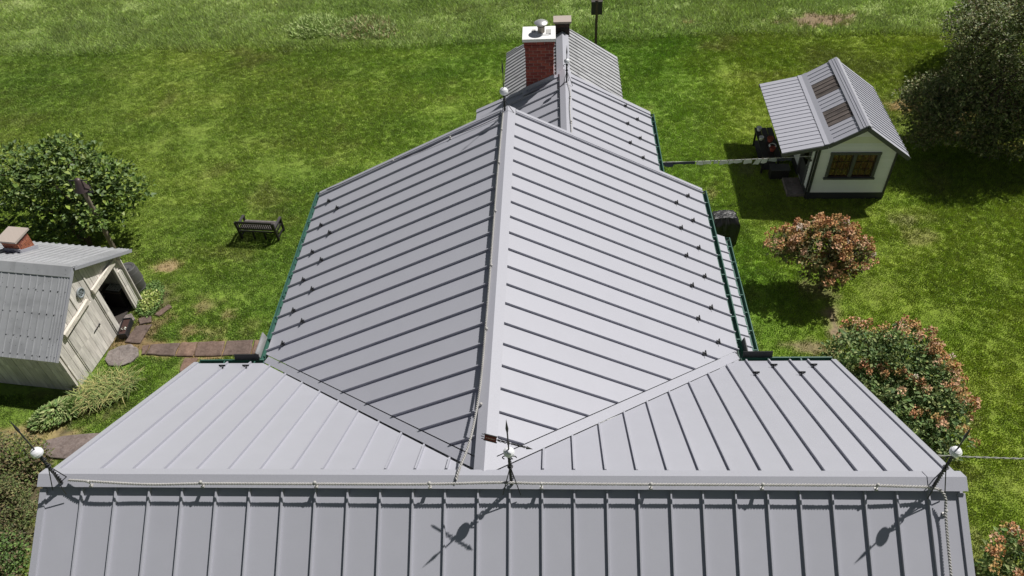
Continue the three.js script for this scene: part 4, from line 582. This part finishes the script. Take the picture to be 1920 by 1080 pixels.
/* ---------- clothesline ---------- */
{
  const y0 = 1.6, x0 = 2.2, x1 = 9.0, zA = -15.87, zB = -16.12, P = (x) => [x, y0 - 0.05 * (x - x0) / (x1 - x0) - 0.05 * Math.sin(Math.PI * (x - x0) / (x1 - x0)), mix(zA, zB, (x - x0) / (x1 - x0))];
  const c = thing('clothesline', 'white clothesline strung from the farmhouse to the garden house', 'clothesline'); const pts = []; for (let i = 0; i <= 10; i++) pts.push(P(mix(x0, x1, i / 10))); part(c, 'line', tubePath(pts, 0.008, 60, 5), concreteWhite);
  part(c, 'pulley', new THREE.TorusGeometry(0.05, 0.015, 6, 16).translate(...P(x0 + 0.1)), darkIron);
  const white = std([0.68, 0.69, 0.72], 0.95, { side: THREE.DoubleSide, map: rep(grain, 0.3) }), navy = std([0.045, 0.05, 0.085], 0.95, { side: THREE.DoubleSide, map: rep(grain, 0.3) }), grey = std([0.35, 0.37, 0.43], 0.95, { side: THREE.DoubleSide, map: rep(grain, 0.3) });
  const X = (px) => 5.07 + (px - 1300) / 57, rd = rng(44);
  const cloth = (a, b, drop, m, name, label, cat, slant = 0) => {
    drop *= 0.68; const w = X(b) - X(a), g = new THREE.BoxGeometry(w, drop, 0.006, 14, 6, 1), p = g.attributes.position, ph = rd() * 6;
    for (let i = 0; i < p.count; i++) { const t = 0.5 - p.getY(i) / drop, x = p.getX(i); p.setXYZ(i, x + slant * t * drop, p.getY(i) - drop / 2 - 0.008 * t * Math.sin(x / w * 5 + ph), p.getZ(i) + 0.012 * t * Math.sin(x * 17 + ph)); }
    g.computeVertexNormals(); const mid = (X(a) + X(b)) / 2, q = P(mid), o = thing(name, label, cat, [q[0], q[1] + 0.005, q[2]], 0.035); part(o, 'cloth', g, m); part(o, 'clothes_peg', [-0.4, 0.4].map((k) => box(0.014, 0.05, 0.02, k * w, 0, 0)), greyWood); return o;
  };
  cloth(1243, 1304, 0.17, navy, 'sheet', 'long navy cloth on the line, nearest the farmhouse', 'laundry'); cloth(1246, 1263, 0.26, navy, 'towel', 'short navy towel hanging lower, at the farmhouse end of the line', 'laundry').position.z += 0.03;
  [[1307, 1320, 0.22, 'first white cloth right of the long navy one'], [1321, 1335, 0.2, 'second white cloth from the long navy one'], [1340, 1348, 0.2, 'narrow white cloth between two gaps on the line'], [1351, 1367, 0.24, 'wide white cloth just right of the narrow one'], [1368, 1377, 0.23, 'white cloth left of the widest white one over the shadow edge'], [1377.5, 1394, 0.19, 'white cloth over the edge of the garden house shadow'], [1397, 1412.5, 0.26, 'white square cloth alone between two gaps, over the shadow']].forEach(([a, b, d, l]) => cloth(a, b, d, white, 'cloth', l, 'laundry'));
  cloth(1421, 1432, 0.34, white, 'shirt', 'white shirt hanging crookedly, its left half', 'laundry', -0.5); cloth(1432, 1443, 0.27, white, 'shirt', 'white garment hanging just right of the crooked shirt', 'laundry', -0.25); cloth(1444, 1459, 0.2, grey, 'cloth', 'pale grey cloth right of the crooked shirt', 'laundry'); cloth(1459.5, 1473, 0.2, navy, 'cloth', 'navy cloth second from the garden house', 'laundry'); cloth(1473.5, 1487, 0.21, navy, 'cloth', 'navy cloth nearest the garden house', 'laundry');
}
/* ---------- plants ---------- */
class Leaves {
  constructor() { this.p = []; this.c = []; }
  tri(a, b, c, col) { this.p.push(a.x, a.y, a.z, b.x, b.y, b.z, c.x, c.y, c.z); for (let k = 0; k < 3; k++) this.c.push(...col); }
  leaf(base, dir, side, len, wid, col, fold = 0.25) {       // two facets folded along the midrib
    const up = new THREE.Vector3().crossVectors(side, dir), tip = base.clone().addScaledVector(dir, len), m = base.clone().addScaledVector(dir, len * 0.45);
    const l = m.clone().addScaledVector(side, wid / 2).addScaledVector(up, wid * fold), r = m.clone().addScaledVector(side, -wid / 2).addScaledVector(up, wid * fold);
    this.tri(base, tip, l, col); this.tri(base, r, tip, col);
  }
  blade(base, dir, side, len, wid, col, droop) {            // arching strap
    let a = base.clone(), d = dir.clone(), w = wid; const n = 4;
    for (let i = 0; i < n; i++) { const b = a.clone().addScaledVector(d, len / n), w2 = i === n - 1 ? 0 : wid * (1 - 0.2 * i); this.tri(a.clone().addScaledVector(side, w / 2), b.clone().addScaledVector(side, w2 / 2), a.clone().addScaledVector(side, -w / 2), col); if (w2) this.tri(a.clone().addScaledVector(side, -w / 2), b.clone().addScaledVector(side, w2 / 2), b.clone().addScaledVector(side, -w2 / 2), col); a = b; w = w2; d = d.clone(); d.y -= droop; d.normalize(); }
  }
  geo() { const g = new THREE.BufferGeometry(); g.setAttribute('position', new THREE.Float32BufferAttribute(this.p, 3)); g.setAttribute('color', new THREE.Float32BufferAttribute(this.c, 3)); g.computeVertexNormals(); return g; }
}
const rv = (rd) => { let v; do v = V3(rd() * 2 - 1, rd() * 2 - 1, rd() * 2 - 1); while (v.lengthSq() > 1 || v.lengthSq() < 0.01); return v; };
const perp = (d, rd) => new THREE.Vector3().crossVectors(d, rv(rd)).normalize();
const pick = (l, rd, j = 0.25) => { const c = l[(rd() * l.length) | 0], k = 1 - j + 2 * j * rd(); return [c[0] * k, c[1] * k, c[2] * k]; };
// clumps of leaves spread through ellipsoids: [x, y, z, rx, ry, rz, share]
function clumpsIn(list, n, rd, shell = 0.55) {
  const out = []; const tot = list.reduce((s, e) => s + e[6], 0);
  for (const e of list) for (let i = 0; i < Math.round(n * e[6] / tot); i++) { const v = rv(rd).normalize(), q = Math.pow(rd(), 1 / 3) * (1 - shell) + shell * (0.75 + 0.25 * rd()); out.push(V3(e[0] + v.x * e[3] * Math.min(q, 1), e[1] + v.y * e[4] * Math.min(q, 1), e[2] + v.z * e[5] * Math.min(q, 1))); }
  return out;
}
function foliage(clumps, per, size, aspect, spread, cols, rd, flat = 0.6) {
  const L = new Leaves();
  for (const c of clumps) { const tone = 0.72 + 0.56 * rd(), sp = spread * (0.6 + 0.8 * rd()); for (let i = 0; i < per; i++) { const o = rv(rd), b = c.clone().addScaledVector(o, sp), d = o.clone().normalize().addScaledVector(rv(rd), 0.8); d.y += 0.1; d.normalize(); let s = new THREE.Vector3().crossVectors(d, V3(0, 1, 0)).addScaledVector(rv(rd), 1 - flat).normalize(); const z = size * (0.6 + 0.8 * rd()), col = pick(cols, rd).map((v) => v * tone); L.leaf(b, d, s, z, z * aspect, col); } }
  return L.geo();
}
function trunkGeo(stems, seg = 8) { return stems.map(([a, b, r0, r1]) => { const m = [0, 1, 2].map((k) => mix(a[k], b[k], 0.5) + (k === 1 ? 0 : 0.12 * Math.sin(a[0] * 7 + b[2] * 3 + k))); return [bar(a, m, r0, (r0 + r1) / 2, seg), bar(m, b, (r0 + r1) / 2, r1, seg), new THREE.IcosahedronGeometry((r0 + r1) / 2, 1).translate(...m)]; }).flat(); }

// hydrangea panicles: three shared shapes in four shared tones
const panicles = [0, 1, 2].map((k) => { const rd = rng(60 + k), L = new Leaves(); for (let i = 0; i < 34; i++) { const t = Math.pow(rd(), 0.8), a = rd() * 6.28, r = 0.085 * (1 - t * 0.75) * (0.6 + 0.5 * rd()), p = V3(Math.cos(a) * r, t * 0.2, Math.sin(a) * r), d = V3(Math.cos(a), 0.5, Math.sin(a)).addScaledVector(rv(rd), 0.5).normalize(), q = 0.65 + 0.6 * rd(); L.leaf(p, d, perp(d, rd), 0.05 + 0.02 * rd(), 0.05, [q, q * (0.9 + 0.2 * rd()), q * (0.85 + 0.25 * rd())], 0.15); } return L.geo(); });
const flowerMats = [[0.52, 0.28, 0.12], [0.6, 0.36, 0.18], [0.62, 0.4, 0.25], [0.48, 0.32, 0.12], [0.5, 0.24, 0.12]].map((c) => leafMat({ color: lin(...c), roughness: 0.8 })), flowerWhite = leafMat({ color: lin(0.72, 0.6, 0.52), roughness: 0.8 });
function hydrangea(name, label, pos, ells, nClump, nFlower, stems, seed, sunBias, cols) {
  const t = thing(name, label, 'hydrangea', pos), rd = rng(seed), cl = clumpsIn(ells, nClump, rd, 0.6);
  part(t, 'foliage', foliage(cl, 16, 0.115, 0.62, 0.17, cols, rd, 0.7), leafDull);
  part(t, 'stem', trunkGeo(stems, 6), bark);
  const cand = cl.map((c) => { let best = -9, n = null; for (const e of ells) { const q = V3((c.x - e[0]) / e[3], (c.y - e[1]) / e[4], (c.z - e[2]) / e[5]), l = q.length(); if (-l > best) { best = -l; n = V3(q.x / e[3], q.y / e[4], q.z / e[5]).normalize(); n.l = l; } } return { c, n, s: n.l + sunBias[0] * n.x + sunBias[1] * n.y + sunBias[2] * n.z + 0.25 * rd() }; }).sort((a, b) => b.s - a.s).slice(0, nFlower);
  for (const { c, n } of cand) {
    const m = new THREE.Mesh(panicles[(rd() * 3) | 0], rd() < 0.05 ? flowerWhite : flowerMats[(rd() * flowerMats.length) | 0]); m.name = 'flower_head'; m.castShadow = m.receiveShadow = true; const d = n.clone().multiplyScalar(0.7).add(V3(0, 0.6, 0)).addScaledVector(rv(rd), 0.3).normalize();
    m.position.copy(c).addScaledVector(d, 0.14); m.quaternion.setFromUnitVectors(V3(0, 1, 0), d); m.scale.setScalar(0.85 + 0.5 * rd()); t.add(m);
  }
  return t;
}
const hydGreen = [[0.14, 0.23, 0.06], [0.21, 0.3, 0.085], [0.09, 0.17, 0.045], [0.32, 0.37, 0.13]], hydOld = [[0.104, 0.162, 0.0532], [0.133, 0.19, 0.0665], [0.076, 0.123, 0.0475], [0.19, 0.209, 0.076]];
hydrangea('hydrangea_tree', 'small umbrella-shaped hydrangea tree with rusty flowers, in front of the garden house', [8.47, 0, -11.44],
  [[-0.3, 1.66, -0.1, 0.95, 0.42, 0.8, 5], [-1.1, 1.5, -0.25, 0.62, 0.28, 0.5, 2.2], [0.4, 1.5, 0.1, 0.58, 0.42, 0.65, 2.4], [0.05, 1.92, -0.2, 0.55, 0.3, 0.5, 1.8], [-0.1, 1.0, 0.4, 0.62, 0.36, 0.45, 2]], 330, 210,
  [[[0, 0, 0], [-0.12, 0.75, 0.02], 0.07, 0.05], [[0.05, 0, 0.03], [0.12, 0.9, 0.05], 0.06, 0.045], [[-0.12, 0.75, 0.02], [-0.8, 1.7, -0.2], 0.045, 0.02], [[0.12, 0.9, 0.05], [0.7, 1.7, 0.1], 0.04, 0.02], [[0.1, 0.85, 0.05], [0.1, 2.0, -0.2], 0.04, 0.02], [[-0.12, 0.75, 0.02], [-0.2, 2.0, 0.3], 0.035, 0.02]], 101, [0.25, 0.75, -0.25], [[0.26, 0.24, 0.08], [0.2, 0.21, 0.06], [0.34, 0.26, 0.1], [0.13, 0.17, 0.05]]);
hydrangea('hydrangea_bush', 'large dark green hydrangea bush edged with pink-brown flowers, right of the front roof', [9.45, 0, -7.2],
  [[-0.95, 1.0, -0.8, 0.9, 0.65, 0.72, 3], [0, 1.1, -0.7, 0.85, 0.7, 0.72, 3], [0.42, 0.95, 0.05, 0.68, 0.65, 0.75, 3], [0.55, 0.85, 0.9, 0.58, 0.58, 0.65, 2.4], [-0.3, 0.7, 0.5, 0.85, 0.5, 0.75, 2.6], [-1.1, 0.65, 0.0, 0.7, 0.45, 0.6, 1.2], [0.2, 0.6, 1.6, 0.7, 0.48, 0.55, 1.6]], 560, 175,
  [[[-0.3, 0, -0.2], [-1, 1.5, -0.9], 0.04, 0.015], [[-0.2, 0, -0.1], [0.1, 1.6, -0.8], 0.04, 0.015], [[0, 0, 0], [0.8, 1.4, 0.2], 0.04, 0.015], [[0, 0, 0.1], [0.7, 1.2, 1], 0.035, 0.015], [[-0.1, 0, 0.1], [-0.3, 1.1, 0.5], 0.03, 0.012], [[0.1, 0, 0.2], [0.4, 0.8, 1.6], 0.03, 0.012]], 102, [0.75, 0.35, -0.55], hydGreen);
hydrangea('hydrangea_bush', 'hydrangea bush with salmon flowers, cut by the bottom right corner', [10.2, 0, -2.1],
  [[0, 0.85, -0.1, 0.75, 0.6, 0.7, 3], [0.9, 0.8, 0.2, 0.7, 0.6, 0.7, 2], [-0.1, 0.7, 0.9, 0.7, 0.5, 0.7, 2]], 240, 115, [[[0, 0, 0], [0, 1, 0], 0.03, 0.015], [[0.1, 0, 0], [0.8, 1, 0.2], 0.03, 0.015], [[0, 0, 0.1], [0, 0.9, 0.9], 0.03, 0.015]], 103, [0.2, 0.85, -0.15], hydGreen);

function tree(name, label, pos, stems, ells, nC, per, size, aspect, spread, cols, seed, mat) {
  const t = thing(name, label, 'tree', pos), rd = rng(seed), cl = clumpsIn(ells, nC, rd, 0.45);
  part(t, 'trunk', trunkGeo(stems), bark);
  const tw = []; for (let i = 0; i < cl.length; i += 5) { let b = null, bd = 1e9; for (const s of stems) { const e = V3(...s[1]), d = e.distanceTo(cl[i]); if (d < bd) { bd = d; b = e; } } if (bd < 2.4) tw.push(bar(b.toArray(), cl[i].toArray(), 0.022, 0.006, 4)); }
  if (tw.length) part(t, 'twig', tw, bark).userData.kind = 'stuff';
  part(t, 'crown', foliage(cl, per, size, aspect, spread, cols, rd), mat); return t;
}
tree('broadleaf_tree', 'leafy green tree behind the shed with large bright leaves, at the left edge', [-15.9, 0, -14.2],
  [[[0, 0, 0], [-0.1, 1.0, 0], 0.16, 0.12], [[-0.1, 1, 0], [1.4, 2.0, -0.3], 0.08, 0.03], [[-0.1, 1, 0], [-1.3, 2.1, 0.2], 0.09, 0.03], [[-0.1, 1, 0], [0.1, 2.4, -0.9], 0.09, 0.03], [[-0.1, 1, 0], [-1.9, 2.1, -1], 0.07, 0.03], [[0.3, 0, 0.3], [0.9, 1.7, 0.6], 0.09, 0.03]],
  [[0, 2.2, -0.4, 2.2, 1.0, 1.5, 6], [1.6, 1.9, -0.2, 1.3, 0.75, 1.1, 3], [-2, 2.1, -0.6, 1.8, 1.0, 1.6, 4], [0.3, 1.3, 0.4, 1.7, 0.6, 0.8, 2], [0, 2.7, -0.8, 1.2, 0.6, 1, 2], [1.5, 1.95, 1.2, 0.45, 0.4, 0.25, 0.5]], 470, 15, 0.16, 0.85, 0.27, [[0.12, 0.2, 0.03], [0.16, 0.25, 0.04], [0.08, 0.15, 0.028], [0.26, 0.34, 0.05], [0.1, 0.17, 0.04]], 201, leafGloss);
const olive = [[0.16, 0.22, 0.06], [0.22, 0.28, 0.08], [0.11, 0.16, 0.04], [0.42, 0.44, 0.19], [0.2, 0.17, 0.07]];
tree('dark_tree', 'broad dark olive tree with several trunks, right of the garden house', [16.1, 0, -19],
  [[[0, 0, 0], [-0.6, 1.8, 0.1], 0.17, 0.12], [[0.3, 0, 0.2], [0.7, 2.4, 0], 0.16, 0.11], [[-0.2, 0, -0.3], [-1.9, 1.6, -0.3], 0.1, 0.05], [[-0.6, 1.8, 0.1], [-1.7, 4.2, -0.1], 0.09, 0.03], [[0.7, 2.4, 0], [1.6, 4.4, 0.3], 0.1, 0.03], [[0.7, 2.4, 0], [0.3, 4.8, -0.6], 0.09, 0.03], [[0.5, 0.3, 0.4], [2.4, 2.4, 1], 0.1, 0.04], [[-0.6, 1.8, 0.1], [-0.9, 3.2, 1.2], 0.07, 0.03]],
  [[0.4, 3.6, -0.1, 2.6, 2.0, 2.2, 8], [-2.1, 1.75, -0.2, 1.2, 0.75, 1.1, 2.8], [-2.5, 1.1, 0.6, 0.75, 0.6, 0.8, 1.2], [-1.5, 4.4, -0.2, 1.1, 1.1, 1.1, 2], [-1, 1.6, 0.9, 1.7, 0.9, 1.1, 3.4], [2.2, 2.2, 0.9, 1.7, 1.3, 1.4, 4], [1.2, 5.6, -0.2, 1.6, 1.0, 1.5, 2.5], [0.6, 1.3, 1.5, 2.2, 0.9, 0.9, 3.4], [-0.5, 2.6, 0.4, 2.0, 1.2, 1.6, 4]], 1900, 26, 0.11, 0.62, 0.27, olive, 202, leafMat({ roughness: 0.58, transmission: 0.35, thickness: 0 }));
tree('dark_tree', 'second dark olive tree farther back in the top right corner', [19.4, 0, -24.6],
  [[[0, 0, 0], [-0.3, 2.2, 0], 0.18, 0.12], [[-0.3, 2.2, 0], [-1.4, 4.2, 0.2], 0.1, 0.03], [[-0.3, 2.2, 0], [1.2, 4.4, 0], 0.1, 0.03]],
  [[0, 3.2, 0, 2.6, 2.2, 2.4, 8], [-1.6, 2.4, 0.6, 1.4, 1.2, 1.2, 3]], 760, 26, 0.12, 0.6, 0.3, olive.map((c) => c.map((v) => v * 1.1)), 203, leafMat({ roughness: 0.58, transmission: 0.35, thickness: 0 }));
function shrub(name, label, pos, ells, nC, per, size, aspect, cols, seed, cat = 'shrub') { const t = thing(name, label, cat, pos), rd = rng(seed), cl = clumpsIn(ells, nC, rd, 0.5); part(t, 'foliage', foliage(cl, per, size, aspect, 0.16, cols, rd, 0.5), leafDull); const st = []; for (let i = 0; i < cl.length; i += 6) st.push(bar([cl[i].x * 0.4, 0, cl[i].z * 0.4], cl[i].toArray(), 0.012, 0.005, 4)); part(t, 'stem', st, bark).userData.kind = 'stuff'; return t; }
const scrub = [[0.144, 0.208, 0.048], [0.192, 0.192, 0.072], [0.208, 0.144, 0.072], [0.096, 0.144, 0.04], [0.272, 0.256, 0.096], [0.16, 0.112, 0.064]];
shrub('scrub_bush', 'tangled brown-green bush left of the front roof edge, the uppermost of three', [-13.75, 0, -4.85], [[0.1, 0.6, 0, 1.15, 0.55, 0.8, 3], [-0.9, 0.7, 0.2, 1, 0.6, 0.8, 2]], 300, 20, 0.075, 0.6, scrub, 301);
shrub('scrub_bush', 'tangled mixed brown bush in the middle of the left edge below the path', [-13.2, 0, -3.5], [[0.1, 0.6, 0, 1.1, 0.6, 0.95, 3], [-1.1, 0.7, 0, 1, 0.6, 0.8, 2]], 300, 20, 0.07, 0.55, [[0.19, 0.15, 0.07], [0.14, 0.15, 0.05], [0.13, 0.19, 0.045], [0.24, 0.24, 0.09], [0.1, 0.14, 0.035]], 302);
shrub('scrub_bush', 'green and brown bush in the bottom left corner', [-12.95, 0, -2.0], [[0.1, 0.6, 0, 1.1, 0.6, 1.1, 3], [-1, 0.6, 0.4, 1, 0.6, 0.9, 2]], 320, 20, 0.08, 0.65, [[0.11, 0.21, 0.045], [0.16, 0.25, 0.06], [0.16, 0.12, 0.06], [0.08, 0.12, 0.035]], 303);
{ // strap-leaved clump and hosta by the shed, low yellow-green plant by the barrel
  const rd = rng(71), t = thing('daylily_clump', 'clump of yellowing strap-leaved daylilies at the shed corner', 'plant', [-12.5, 0, -7.5]), L = new Leaves();
  for (let i = 0; i < 900; i++) { const a = rd() * 6.28, r = Math.sqrt(rd()), b = V3(Math.cos(a) * r * 0.75 + 0.2 * r, 0.02, Math.sin(a) * r * 0.5 - 0.25 * Math.cos(a) * r), az = rd() * 6.28, d = V3(Math.cos(az) * 0.7, 0.9, Math.sin(az) * 0.7).normalize(), s = V3(-Math.sin(az), 0, Math.cos(az)); L.blade(b, d, s, 0.35 + 0.35 * rd(), 0.022, pick([[0.26, 0.33, 0.09], [0.4, 0.41, 0.14], [0.15, 0.23, 0.06], [0.5, 0.44, 0.18], [0.2, 0.29, 0.07]], rd), 0.28 + 0.2 * rd()); } part(t, 'leaves', L.geo(), leafDull);
  const h = thing('hosta_clump', 'pale green leafy hosta clump in sun below the shed corner', 'plant', [-13.35, 0, -6.72]), H = new Leaves();
  for (let i = 0; i < 900; i++) { const a = rd() * 6.28, r = Math.sqrt(rd()), b = V3(Math.cos(a) * r * 0.6, 0.08 + 0.26 * (1 - r * r) + 0.05 * rd(), Math.sin(a) * r * 0.42 - 0.25 * Math.cos(a) * r), d = V3(Math.cos(a) + (rd() - 0.5), 0.35 - 0.6 * rd(), Math.sin(a) + (rd() - 0.5)).normalize(); H.leaf(b, d, perp(d, rd), 0.13 + 0.06 * rd(), 0.065, pick([[0.22, 0.34, 0.09], [0.34, 0.44, 0.15], [0.15, 0.26, 0.06], [0.42, 0.46, 0.2]], rd), 0.2); } part(h, 'leaves', H.geo(), leafDull);
  const e = thing('sedum_plant', 'low yellow-green plant spreading beside the rain barrel and doorway', 'plant', [-12.42, 0, -11.2]), E = new Leaves();
  for (let i = 0; i < 1500; i++) { const a = rd() * 6.28, r = Math.sqrt(rd()), b = V3(Math.cos(a) * r * 0.42 + 0.12 * Math.sin(a) * r, 0.03 + 0.13 * (1 - r * r) * rd() + 0.05 * rd(), Math.sin(a) * r * 0.78), d = rv(rd); d.y = Math.abs(d.y) * 0.4; d.normalize(); E.leaf(b, d, perp(d, rd), 0.06 + 0.04 * rd(), 0.05, pick(r > 0.75 || b.z < -0.3 ? [[0.16, 0.27, 0.06], [0.2, 0.32, 0.08]] : [[0.5, 0.58, 0.16], [0.4, 0.5, 0.12], [0.6, 0.62, 0.25], [0.26, 0.38, 0.09]], rd), 0.2); } part(e, 'leaves', E.geo(), leafDull);
  const wd = (label, pos, rx, rz, hh, n, cols, seed) => { const q = rng(seed), w = thing('tall_weeds', label, 'weeds', pos), W = new Leaves(); for (let i = 0; i < n; i++) { const a = q() * 6.28, r = Math.sqrt(q()) * (0.62 + 0.62 * vnoise(Math.cos(a) * 2.2 + seed, Math.sin(a) * 2.2)), x = Math.cos(a) * r * rx, z = Math.sin(a) * r * rz, dir = V3((q() - 0.5) * 2.2, 0.9, (q() - 0.5) * 2.2).normalize(), az = q() * 6.28; W.blade(V3(x, 0.02 + hh * 0.5 * (1 - r) * q() * vnoise(x * 2.2 + 7, z * 2.2) * 1.6, z), dir, V3(Math.cos(az), 0, Math.sin(az)), hh * (0.3 + 0.5 * q()) * (1.1 - 0.7 * r), 0.045, pick(cols, q), 0.16 * q()); } part(w, 'leaves', W.geo(), leafDull); };
  wd('grey-green mound of tall weeds in the rough grass, left one of two', [-11.1, 0, -29.6], 1.5, 1.5, 0.6, 2600, [[0.38, 0.5, 0.16], [0.45, 0.58, 0.2], [0.3, 0.43, 0.11], [0.55, 0.62, 0.28]], 401);
  wd('mound of tall weeds with rusty seed heads, right one of two', [-8.6, 0, -29.3], 1.9, 1.6, 0.55, 3000, [[0.34, 0.46, 0.15], [0.45, 0.53, 0.19], [0.42, 0.32, 0.18], [0.3, 0.42, 0.13]], 402);
}
/* ---------- grass ---------- */
function tuftGeo(seed, n, hgt, spread, wid) { const rd = rng(seed), L = new Leaves(); for (let i = 0; i < n; i++) { const a = rd() * 6.28, r = Math.sqrt(rd()) * spread, b = V3(Math.cos(a) * r, 0, Math.sin(a) * r), az = rd() * 6.28, s = V3(Math.cos(az), 0, Math.sin(az)).multiplyScalar(wid / 2), k = 0.5 + 1.0 * rd(), t = V3(b.x + (rd() - 0.5) * hgt * 1.3, hgt * (0.6 + 0.5 * rd()), b.z + (rd() - 0.5) * hgt * 1.3); L.tri(b.clone().add(s), t, b.clone().sub(s), [k, k * (0.96 + 0.08 * rd()), k * (0.8 + 0.3 * rd())]); } return L.geo(); }
function grass(name, geo, count, seed, accept, scale) {
  const rd = rng(seed), pts = []; let tries = 0;
  while (pts.length < count && tries++ < count * 4) { const z = mix(2.5, -36, rd()), t = (2.5 - z) / 38.5, x = mix(mix(-16, -34, t), mix(14, 27, t), rd()); if (rd() > (0.55 + 0.45 * t)) continue; const k = accept(x, z, rd); if (k) pts.push([x, z, k]); }
  const m = new THREE.InstancedMesh(geo, leafMat({ roughness: 0.75, transmission: 0.4, thickness: 0 }), pts.length), M = new THREE.Matrix4(), q = new THREE.Quaternion(), Yx = V3(0, 1, 0), col = new THREE.Color();
  pts.forEach(([x, z, k], i) => { q.setFromAxisAngle(Yx, rd() * 6.28); const s = scale(x, z, rd); M.compose(V3(x, -0.02, z), q, V3(s, s * k, s)); m.setMatrixAt(i, M); const c = lawnColour(x, z), j = 0.55 + 0.9 * rd(), [pc, pk] = patchAt(x, z); const y = rd() < 0.12 ? 0.06 : 0; let rr = (c[0] + y) * j, gg = (c[1] + y * 0.8) * j, bb = (c[2] + y * 0.4) * j; if (pc) { rr = mix(rr, pc[0], pk * 0.8); gg = mix(gg, pc[1], pk * 0.8); bb = mix(bb, pc[2], pk * 0.8); } col.setRGB(rr, gg, bb); m.setColorAt(i, col); });
  m.name = name; m.userData.kind = 'stuff'; m.castShadow = m.receiveShadow = true; scene.add(m); return m;
}
const inHouse = (x, z) => (x > -6.6 && x < 5.6 && z > -3.9 && z < 4) || (x > -5.2 && x < 3.8 && z > -9.4 && z < 4) || (x > -1.6 && x < 3 && z > -16.9 && z < -9) || (x > 3.5 && x < 5 && z > -10.7 && z < -4) || (x > 9 && x < 11.6 && z < -15.8 && z > -19.7) || (x < -13.1 && x > -18 && z < -7.4 && z > -11.3);
const stoneAt = (x, z) => (x > -12 && x < -7.5 && z > -9.46 && z < -8.86) || Math.hypot((x + 12.43) / 0.5, (z + 8.86) / 0.43) < 1 || (x > -13.4 && x < -7 && z > -6.1 && z < -5.3) || (x > -10.45 && x < -10.1 && z > -8.7 && z < -7.6) || (x > -12.52 && x < -12.05 && z > -10.05 && z < -9.4) || (x > -13.2 && x < -12.7 && z > -10.5 && z < -9.95);
const lawnOK = (x, z, rd) => { if (inHouse(x, z) || stoneAt(x, z)) return 0; const [, k] = patchAt(x, z); if (rd() < k * 0.9) return 0; if (z < meadowEdge(x)) return 0; return 0.75 + 0.5 * vnoise(x * 1.3, z * 1.3) + 0.5 * (vnoise(x * 5, z * 5) - 0.5); };
const t1 = grass('lawn_grass', tuftGeo(9, 8, 0.045, 0.08, 0.028), 330000, 501, lawnOK, (x, z, rd) => 0.8 + 0.6 * rd()); t1.userData.label = 'mown green grass of the lawn around the buildings';
const t2 = grass('meadow_grass', tuftGeo(10, 9, 0.11, 0.13, 0.035), 60000, 502, (x, z, rd) => { if (z > meadowEdge(x) + 0.15) return 0; const [, k] = patchAt(x, z); if (rd() < k) return 0; return 0.6 + 1.1 * fbm(x * 0.7, z * 0.9, 3) * 1; }, (x, z, rd) => 0.8 + 0.7 * rd()); t2.userData.label = 'rough unmown grass beyond the lawn along the top';
renderer.render(scene, camera);
